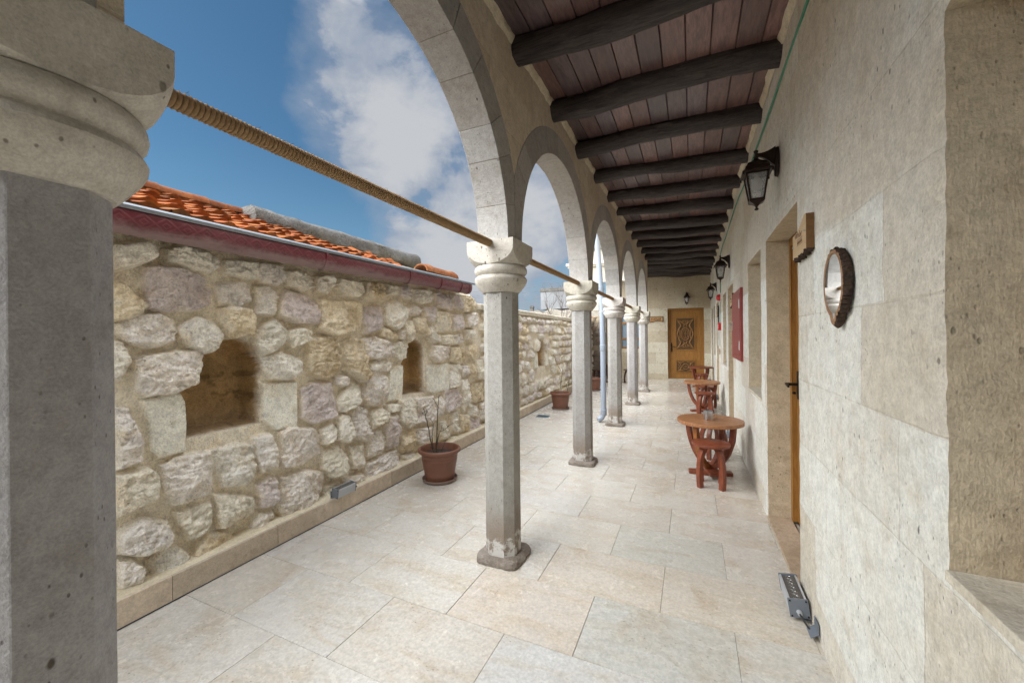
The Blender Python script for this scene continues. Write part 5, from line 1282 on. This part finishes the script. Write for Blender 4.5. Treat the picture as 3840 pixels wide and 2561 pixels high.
# round mirror in a bark ring ---------------------------------------
mir = thing('mirror', 'round mirror set in a thick log slice with dark bark, hung on the right wall', 'mirror', (X_WALL, 1.848, 1.585))
g = G(); n = 150
def outl(a, off=0):
    r_ = .098+off*1.0; r_ *= 1+.02*math.sin(2*a+.6)
    y, z = r_*.96*math.cos(a), r_*1.13*math.sin(a); d = abs(((a+math.pi/2+math.pi) % (2*math.pi))-math.pi)
    if d < .30: z -= .028*(1-(d/.30)**2)**.7
    return y, z
V = []
lev = [(-.003, .010, 0), (-.008, .015, 1), (-.014, .017, 1), (-.021, .017, 1), (-.028, .016, 1), (-.034, .014, 1), (-.037, .011, 0), (-.0375, .008, 0), (-.036, .004, 0), (-.028, .000, 0), (-.012, .000, 0)]
for x, off, rough in lev:
    for i in range(n):
        a = 2*math.pi*i/n; j = (.010*abs(mnoise.noise((a*15, x*25, 1)))+.006*mnoise.noise((a*34, x*60, 4)))*rough; y, z = outl(a, off+j*1.5-.003*rough); V.append((x, y, z))
F = [(k*n+i, k*n+(i+1) % n, (k+1)*n+(i+1) % n, (k+1)*n+i) for k in range(len(lev)-1) for i in range(n)]
g.add(V, F); o = g.build('log_ring', [M['bark'], M['ring']], mir)
for p in o.data.polygons: p.material_index = 0 if p.index < 5*n else 1
g = G(); V = [(-.031, *outl(2*math.pi*i/n, .0012)) for i in range(n)]
g.add(V+[(-.008, a[1], a[2]) for a in V], [tuple(range(n)), tuple(range(2*n-1, n-1, -1))]+[(i, (i+1) % n, n+(i+1) % n, n+i) for i in range(n)]); o = g.build('glass', M['mirror'], mir); o.rotation_euler.z = rad(2.4)

# red hydrant cabinet -------------------------------------------------
cab = thing('hydrant_cabinet', 'dark red metal fire hose cabinet on the right wall', 'cabinet', (X_WALL, 5.55, 1.51))
h_, v_ = .51, .41
g = G(); g.box(-.020, .0, -h_, h_, -v_, v_); g.build('body', M['redpaint'], cab, bevel=.003)
g = G()
for (a, b, c_, d_) in ((-h_, h_, v_-.055, v_), (-h_, h_, -v_, -v_+.055), (-h_, -h_+.05, -v_+.055, v_-.055), (h_-.05, h_, -v_+.055, v_-.055)): g.box(-.027, -.0203, a, b, c_, d_)
g.build('frame', M['redpaint'], cab, bevel=.003)
g = G(); g.box(-.030, -.0206, -h_+.054, h_-.054, -v_+.059, v_-.059); cd = g.build('door', M['redpaint'], cab, bevel=.003)
g = G(); g.box(-.036, -.0302, h_-.15, h_-.10, -.06, .06); g.tube([(-.035, h_-.125, .02), (-.06, h_-.125, .02)], .012, 10); g.box(-.066, -.058, h_-.14, h_-.11, -.05, .03); g.build('handle', M['steel'], cd, bevel=.002)
for z in (.235, -.235):
    g = G(); g.tube([(-.031, -h_+.075, z-.05), (-.031, -h_+.075, z+.05)], .007, 8); g.box(-.0322, -.0302, -h_+.08, -h_+.115, z-.05, z+.05); g.build('hinge', M['white'], cab, smooth=40)
g = G(); rs = random.Random(9)
for i in range(18):
    z = -.24+.30*i/18; g.box(-.0312, -.0301, -h_+.078, -h_+.084+rs.random()*.006, z, z+rs.uniform(.004, .011))
g.build('paint_chips', M['saucer'], cd)

# siren, call point, trunking, small plates ---------------------------
s_ = thing('fire_siren', 'round glossy red siren high on the right wall', 'siren', (X_WALL, 8.62, 2.11))
def rotx(prof, n=24):                                     # lathe about the wall normal
    V = []; 
    for r_, x in prof:
        for i in range(n): a = 2*math.pi*(i+.5)/n; V.append((-x, r_*math.cos(a), r_*math.sin(a)))
    return V, [(k*n+i, k*n+(i+1) % n, (k+1)*n+(i+1) % n, (k+1)*n+i) for k in range(len(prof)-1) for i in range(n)]+[tuple((len(prof)-1)*n+i for i in range(n))]
g = G(); g.add(*rotx([(.066, .0), (.067, .025), (.064, .028), (.061, .030), (.058, .055), (.045, .075), (.02, .083), (.004, .084)])); g.build('dome', M['red'], s_, smooth=40)
g = G(); g.add(*rotx([(.070, .0), (.070, .012), (.066, .014)])); g.build('base', M['white'], s_, smooth=40)
s_ = thing('call_point', 'square red alarm call point on the right wall', 'call point', (X_WALL, 8.70, 1.555))
g = G(); g.prism([(-.068, 0), (.068, 0), (.068, -.035), (.05, -.052), (-.05, -.052), (-.068, -.035)], lambda u, v: (v, u, -.072), lambda u, v: (v, u, .072)); g.build('box', M['red'], s_, bevel=.004)
g = G(); g.box(-.0545, -.0521, -.032, .032, -.036, .036); g.build('glass_plate', M['white'], s_)
s_ = thing('cable_trunking', 'white vertical cable trunking with a dark conduit beside the red call point', 'trunking', (X_WALL, 9.05, 1.5))
g = G(); g.box(-.030, -.001, .20, .25, -.33, .46); g.build('channel', M['white'], s_, bevel=.003)
g = G(); g.box(-.026, -.001, .03, .08, -.33, .02); g.build('channel', M['white'], s_, bevel=.003)
g = G(); g.tube([(-.016, .25, .42), (-.020, .25, .475), (-.018, .17, .49), (-.014, .12, .46), (-.014, .11, 0), (-.014, .10, -.2)], .013, 10); g.build('conduit', M['cable'], s_, smooth=60)
g = G(); g.prism([(-.05, 0), (0, -.06), (.05, 0), (0, .06)], lambda u, v: (-.002, u, v), lambda u, v: (-.014, u*.95, v*.95)); tag(g.build('wall_plaque', M['amberwood'], bevel=.002, loc=(X_WALL, 9.02, 1.06)), 'small brown wooden plaque on the right wall below the trunking', 'plaque')
tag((lambda g: (g.tube([(.507+.004*math.sin(y*3), y, 2.965+.018*math.sin(y*1.3)+.006*math.sin(y*5)) for y in [-2+.2*i for i in range(53)]]+[(.505, 8.62, 2.9), (.505, 8.63, 2.5), (.505, 8.62, 2.20)], .0075, 8), g)[1].build('green_cable', M['green'], smooth=60))(G()), 'green cable running along the top of the right wall', 'cable')
g = G(); g.tube([(.508, 8.62, 2.03), (.508, 8.70, 1.95), (.508, 8.74, 1.88), (.508, 8.66, 1.80), (.508, 8.69, 1.63)], .004, 6); tag(g.build('signal_cable', M['green'], smooth=60), 'thin loose green cable below the round siren', 'cable')

# LED wall washers ----------------------------------------------------
def make_washer(label, loc, rz, tilt):
    t_ = thing('wall_washer', label, 'floodlight', loc, rz, 'aluminium LED wall washers')
    R = Matrix.Rotation(tilt, 3, 'Y'); L_, w_, h_ = .108, .038, .042
    def rb(g, x0, x1, y0, y1, z0, z1):
        c_ = R @ Vector(((x0+x1)/2, (y0+y1)/2, (z0+z1)/2)); c_.z += .066; g.obox(c_, R @ Vector(((x1-x0)/2, 0, 0)), (0, (y1-y0)/2, 0), R @ Vector((0, 0, (z1-z0)/2)))
    g = G(); rb(g, -w_, w_, -L_, L_, -h_, h_-.006)
    for sx in (-1, 1): rb(g, sx*w_-.008 if sx > 0 else -w_, sx*w_ if sx > 0 else -w_+.008, -L_, L_, h_-.0058, h_)
    for k in range(8): rb(g, -w_-.0025, -w_-.0002, -L_, L_, -h_+.006+.0095*k, -h_+.0105+.0095*k); rb(g, w_+.0002, w_+.0025, -L_, L_, -h_+.006+.0095*k, -h_+.0105+.0095*k)
    g.build('housing', M['alu'], t_, bevel=.0008, seg=1)
    for sy in (-1, 1):
        g = G(); rb(g, -w_-.004, w_+.004, sy*L_+.0004 if sy > 0 else -L_-.008, sy*L_+.008 if sy > 0 else -L_-.0004, -h_-.003, h_+.003); e = g.build('end_cap', M['aludark'], t_, bevel=.0012)
        for a in (-1, 1):
            for b in (-1, 1):
                g = G(); c_ = R @ Vector((a*(w_-.005), sy*(L_+.008), b*(h_-.006))); c_.z += .066; g.tube([c_, c_+Vector((0, sy*.002, 0))], .0042, 8); g.build('screw', M['iron'], e)
    g = G(); rb(g, -w_+.0085, w_-.0085, -L_+.004, L_-.004, h_-.0057, h_-.0035); ls = g.build('lens_strip', M['lens'], t_)
    for k in range(6):
        g = G(); y = -L_+.021+k*.035; pts = []
        for i in range(15):
            a = 2*math.pi*i/14; c_ = R @ Vector((.014*math.cos(a), y+.012*math.sin(a), h_-.003)); c_.z += .066; pts.append(c_)
        g.tube(pts, .0014, 5, cap=False); g.build('lens_ring', M['chrome'], ls, smooth=60)
    for sy in (-1, 1):
        g = G(); g.box(.01, .062, sy*.10-.012, sy*.10+.012, .012, .0145); g.box(.0595, .062, sy*.10-.012, sy*.10+.012, .01449, .075); g.build('bracket', M['aludark'], t_)
    g = G(); c_ = Vector((0, -L_-.008, .05)); g.tube([c_, c_+Vector((0, -.018, 0))], [.012, .010], 10); gl = g.build('cable_gland', M['alu'], t_, smooth=40)
    g = G(); g.tube([c_+Vector((0, -.016, 0)), c_+Vector((.006, -.045, -.006)), c_+Vector((.022, -.075, -.022)), c_+Vector((.045, -.085, -.036)), (.058, -L_-.07, .012), (.062, -L_-.02, .012)], .0045, 8); g.build('cord', M['cable'], gl, smooth=60)
    return t_
w1 = make_washer('grey LED wall washer with visible lenses, in the foreground by the right wall', (.462, 2.445, .0), 0, rad(-8))
g = G(); g.obox((.495, 2.235, .03), (.016, 0, .012), (0, .035, 0), (-.002, 0, .002)); g.obox((.5095, 2.235, .055), (.0015, 0, 0), (0, .035, 0), (0, 0, .03)); tag(g.build('metal_bracket', M['aludark'], bevel=.002), 'bent grey metal bracket on the floor behind the foreground wall washer', 'bracket')
def relabel(loc, rz, lab):
    c = copy_tree(w1); c.location = loc; c.rotation_euler.z = rz; c['label'] = lab; return c
relabel((-2.585, 2.375, .122), rad(180+1.5), 'wall washer sitting on the skirting below the rubble wall').scale = (.82, .82, .82)
relabel((.455, 6.15, 0), 0, 'wall washer on the floor behind the nearest table, by the right wall')
relabel((.455, 9.75, 0), 0, 'wall washer on the floor beside the middle table')
relabel((.455, 12.9, 0), 0, 'tiny wall washer in the far right corner of the gallery')

# sign on the end wall ------------------------------------------------
sg = thing('atlas_sign', 'tan wooden board lettered ATLAS on the end wall beside the carved door', 'sign', (-1.02, Y_END, 1.905))
g = G(); nx = 22; hi, lo = [], []
for i in range(nx+1):
    x = -.25+.455*i/nx; hi.append((x, .088-.006*sst(np.array(x), -.1, .2).item()+.002*math.sin(x*70))); lo.append((x, -.088+.030*math.exp(-((x-.03)/.09)**2)-.012*math.exp(-((x+.2)/.1)**2)))
g.prism(lo+hi[::-1], lambda u, v: (u, -.002, v), lambda u, v: (u, -.020, v)); g.build('bark_back', M['bark'], sg)
g = G(); g.prism([(x+(.008 if i == 0 else (-.014 if i == nx else 0)), z+.016) for i, (x, z) in enumerate(lo)]+[(x-(.014 if i == 0 else (-.008 if i == nx else 0)), z-.018) for i, (x, z) in enumerate(hi[::-1])], lambda u, v: (u, -.0202, v), lambda u, v: (u, -.025, v)); bd = g.build('board', M['atlaswood'], sg)
cu = bpy.data.curves.new('lettering', 'FONT'); cu.body = 'Y ATLAS'; cu.size = .072; cu.extrude = .0008; cu.align_x = 'LEFT'; cu.space_character = 1.12; cu.offset = .0022
tmp = bpy.data.objects.new('lettering_curve', cu); COL.objects.link(tmp); bpy.context.view_layer.update()
me = bpy.data.meshes.new_from_object(tmp.evaluated_get(bpy.context.evaluated_depsgraph_get())); bpy.data.objects.remove(tmp)
me.materials.clear(); me.materials.append(M['ink']); me.name = 'lettering'
o = bpy.data.objects.new('lettering', me); COL.objects.link(o); o.parent = sg; o.rotation_euler = (rad(90), 0, 0); o.location = (-.155, -.0262, -.024)
for x in (.162, -.17): g = G(); g.tube([(x, -.025, .0), (x, -.030, .0)], .008, 10); g.build('screw_cap', M['steel'], sg, smooth=40)

# downpipe and drain --------------------------------------------------
dp = thing('downpipe', 'pale grey plastic rain downpipe standing in the courtyard behind the second row column', 'downpipe', (-1.32, 6.50, 0))
g = G(); g.tube([(-.085, -.045, .035), (-.06, -.03, .045), (-.028, -.012, .075), (-.006, 0, .125), (0, 0, .19), (0, 0, 1.2), (-.01, 0, 1.85), (-.055, 0, 2.6), (-.10, 0, 3.2), (-.14, 0, 3.9)], .044, 20); g.build('pipe', M['pipe'], dp, smooth=40)
for z, x in ((1.20, 0), (2.14, -.028), (.16, 0)):
    g = G(); g.lathe([(.046, -.05), (.050, -.045), (.050, .03), (.054, .034), (.054, .046), (.046, .05)], 24, (x, 0, z)); g.build('socket', M['pipe'], dp, smooth=40)
g = G(); g.tube([(-.05, -.035, 1.79), (.03, -.06, 1.795), (.10, -.20, 1.80), (.24, -.24, 1.80), (.32, -.17, 1.80)], .0035, 6); tag(g.build('tie_wire', M['white'], loc=(-1.32, 6.5, 0), smooth=60), 'thin white wire tying the downpipe to the stained column', 'wire')
dg = thing('drain_grate', 'blue-grey metal drain grate set in the courtyard floor', 'drain', (-2.395, 6.58, .0015), rad(6))
g = G()
for (a, b, c_, d_) in ((-.11, .11, -.085, -.07), (-.11, .11, .07, .085), (-.11, -.095, -.07, .07), (.095, .11, -.07, .07)): g.box(a, b, c_, d_, 0, .006)
g.build('frame', M['grate'], dg)
g = G()
for k in range(7): g.box(-.095, .095, -.06+k*.0195, -.05+k*.0195, .0005, .005)
g.build('bars', M['grate'], dg)
g = G(); g.box(-.095, .095, -.07, .07, -.001, .0002); g.build('pit', M['cable'], dg)

# courtyard corner: dark stone wall ----------------------------------
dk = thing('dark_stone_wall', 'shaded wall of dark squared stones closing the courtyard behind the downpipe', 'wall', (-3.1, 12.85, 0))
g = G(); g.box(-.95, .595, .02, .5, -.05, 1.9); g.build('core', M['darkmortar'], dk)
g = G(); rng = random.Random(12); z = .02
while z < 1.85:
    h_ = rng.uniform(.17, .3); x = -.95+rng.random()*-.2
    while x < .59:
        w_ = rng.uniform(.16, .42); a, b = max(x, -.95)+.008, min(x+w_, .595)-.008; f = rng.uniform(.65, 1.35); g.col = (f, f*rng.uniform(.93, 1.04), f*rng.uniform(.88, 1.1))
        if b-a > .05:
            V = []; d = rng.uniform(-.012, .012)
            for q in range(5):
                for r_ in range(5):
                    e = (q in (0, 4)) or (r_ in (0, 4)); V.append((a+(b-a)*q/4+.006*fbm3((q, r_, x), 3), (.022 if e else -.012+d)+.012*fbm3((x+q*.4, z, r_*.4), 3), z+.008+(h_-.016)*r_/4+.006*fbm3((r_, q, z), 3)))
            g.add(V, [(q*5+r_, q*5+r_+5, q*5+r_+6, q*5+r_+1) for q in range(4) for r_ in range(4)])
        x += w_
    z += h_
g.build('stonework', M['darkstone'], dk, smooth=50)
g = G(); rng = random.Random(4)
for i in range(9):
    x = -.9+i*.17; hgt = .10+rng.random()*.09; g.obox((x+.06, .16, 1.88+hgt/2), (.08+rng.random()*.02, .01, 0), (0, .14, 0), (0, 0, hgt/2+.02))
g.build('broken_top', M['concrete'], dk, bevel=.012)
rod = G(); rod.tube([(-3.4, 12.5, 1.985), (-2.42, 12.55, 1.985)], .016, 10); tag(rod.build('hanging_pole', M['rope'], smooth=60), 'thin wooden pole fixed across the courtyard corner above the dark wall', 'pole')

# ------------------------------------------------------------------ beyond the walls
bl = thing('upper_wall', 'pale plastered upper wall with a cornice over the shaded courtyard corner', 'wall', (-2, 10.45, 0))
g = G(); g.box(-.98, -.22, -.02, .12, 2.06, 3.80); g.box(-.2195, .785, -.02, .12, 2.80, 3.80); g.build('wall', M['plaster'], bl)
for z0, z1, d in ((3.22, 3.27, .05), (3.2705, 3.34, .09)):
    g = G(); g.box(-.98-d, .785, -.02-d, -.0205, z0, z1); g.build('cornice', M['coping'], bl, bevel=.006)
hut = thing('block_hut', 'grey breeze block hut on the rise beyond the courtyard wall', 'building', (-7.9, 25, 0))
g = G(); g.box(-1.28, 2.2, 0, 3, 3.2, 4.36); g.build('wall', M['block'], hut)
g = G(); g.box(-1.31, 2.24, -.05, 3.05, 4.3605, 4.58); g.build('roof', M['concrete'], hut, bevel=.02)
# rising ground with rubble the hut stands on
g = G(); V = []; nx, ny = 44, 10
for j in range(ny):
    for i in range(nx):
        x = -11+9*i/(nx-1); y = 19.5+j*1.6; e = sst(np.array(x), -10.4, -9.3).item()
        z = (2.75+.065*(y-19.5))*e*min(1, .55+j*.5)+.22*fbm3((x, y, 0), 1.6, 5)*e
        V.append((x, y, z-.1))
g.add(V, [(j*nx+i, j*nx+i+1, (j+1)*nx+i+1, (j+1)*nx+i) for j in range(ny-1) for i in range(nx-1)]+[]); 
b0 = len(g.v); g.add([(v[0], 19.4, -.2) for v in V[:nx]], []); g.f += [(b0+i, b0+i+1, i+1, i) for i in range(nx-1)]; g.mi += [0]*(nx-1)
tag(g.build('hill', M['ground'], smooth=50), kind='structure')
rs = random.Random(31)
def branch(g, p, d, l_, r_, depth):
    pts = [p]; q = p.copy(); dd = d.copy()
    for i in range(5):
        dd = (dd+Vector((rs.uniform(-1, 1), rs.uniform(-1, 1), rs.uniform(-.4, .8)))*.16).normalized(); q = q+dd*l_/5; pts.append(q.copy())
    g.tube(pts, [r_*(1-.11*i) for i in range(6)], 5)
    if depth:
        for i in range(2, 6):
            for _ in range(1 if depth < 3 else 2):
                if rs.random() < .85:
                    nd = (dd+Vector((rs.uniform(-1, 1), rs.uniform(-1, 1), rs.uniform(-.15, .7)))*.95).normalized(); branch(g, pts[i].copy(), nd, l_*rs.uniform(.45, .68), r_*.5, depth-1)
tr = thing('bare_tree', 'small leafless tree behind the courtyard wall', 'tree', (-5.15, 16.6, 0))
g = G(); g.tube([(0, 0, -.1), (.03, 0, .9), (-.02, .02, 1.6)], [.06, .05, .042], 8); g.build('trunk', M['bark2'], tr, smooth=60)
g = G()
for d, l_ in (((-.35, .1, .9), 1.25), ((.4, -.1, .85), 1.15), ((.05, .3, 1), 1.35), ((-.6, -.2, .6), .9), ((.65, .1, .5), .8)): branch(g, Vector((-.02, .02, 1.55)), Vector(d).normalized(), l_, .022, 3)
g.build('crown', M['bark2'], tr, smooth=70)
g = G(); g.box(-.13, .13, -.13, .13, 0, 3.72); g.box(-.17, .17, -.17, .17, 3.7205, 3.80)
for sx in (-1, 1): g.box(sx*.09-.03, sx*.09+.03, -.1, .1, 3.8005, 3.88)
tag(g.build('chimney_stack', M['concrete'], loc=(-11.78, 30, 0)), 'tiny chimney stack on the horizon beyond the courtyard wall', 'chimney')
for k, (a, b) in enumerate((((-12.477, 5.543), (-8.532, 5.835)), ((-12.645, 5.335), (-9.176, 5.755)), ((-12.791, 5.016), (-9.399, 5.226)), ((-12.726, 4.445), (-11.121, 4.581)))):
    sl = (b[1]-a[1])/(b[0]-a[0]); g = G(); P = []
    for i in range(25):
        x = -34+32*i/24; P.append((x, 30+.2*k, a[1]+sl*(x-a[0])*.8+.0016*(x-a[0])**2))
    g.tube(P, .011, 5); tag(g.build('power_line', M['wire']), ['topmost thin power line in the sky gap', 'second thin power line from the top', 'third thin power line from the top', 'lowest thin power line in the sky gap'][k], 'power line', 'power lines crossing the sky')
for nme, (x, h__) in (('p', (-34, 9)), ('q', (-2, 9))):
    pass
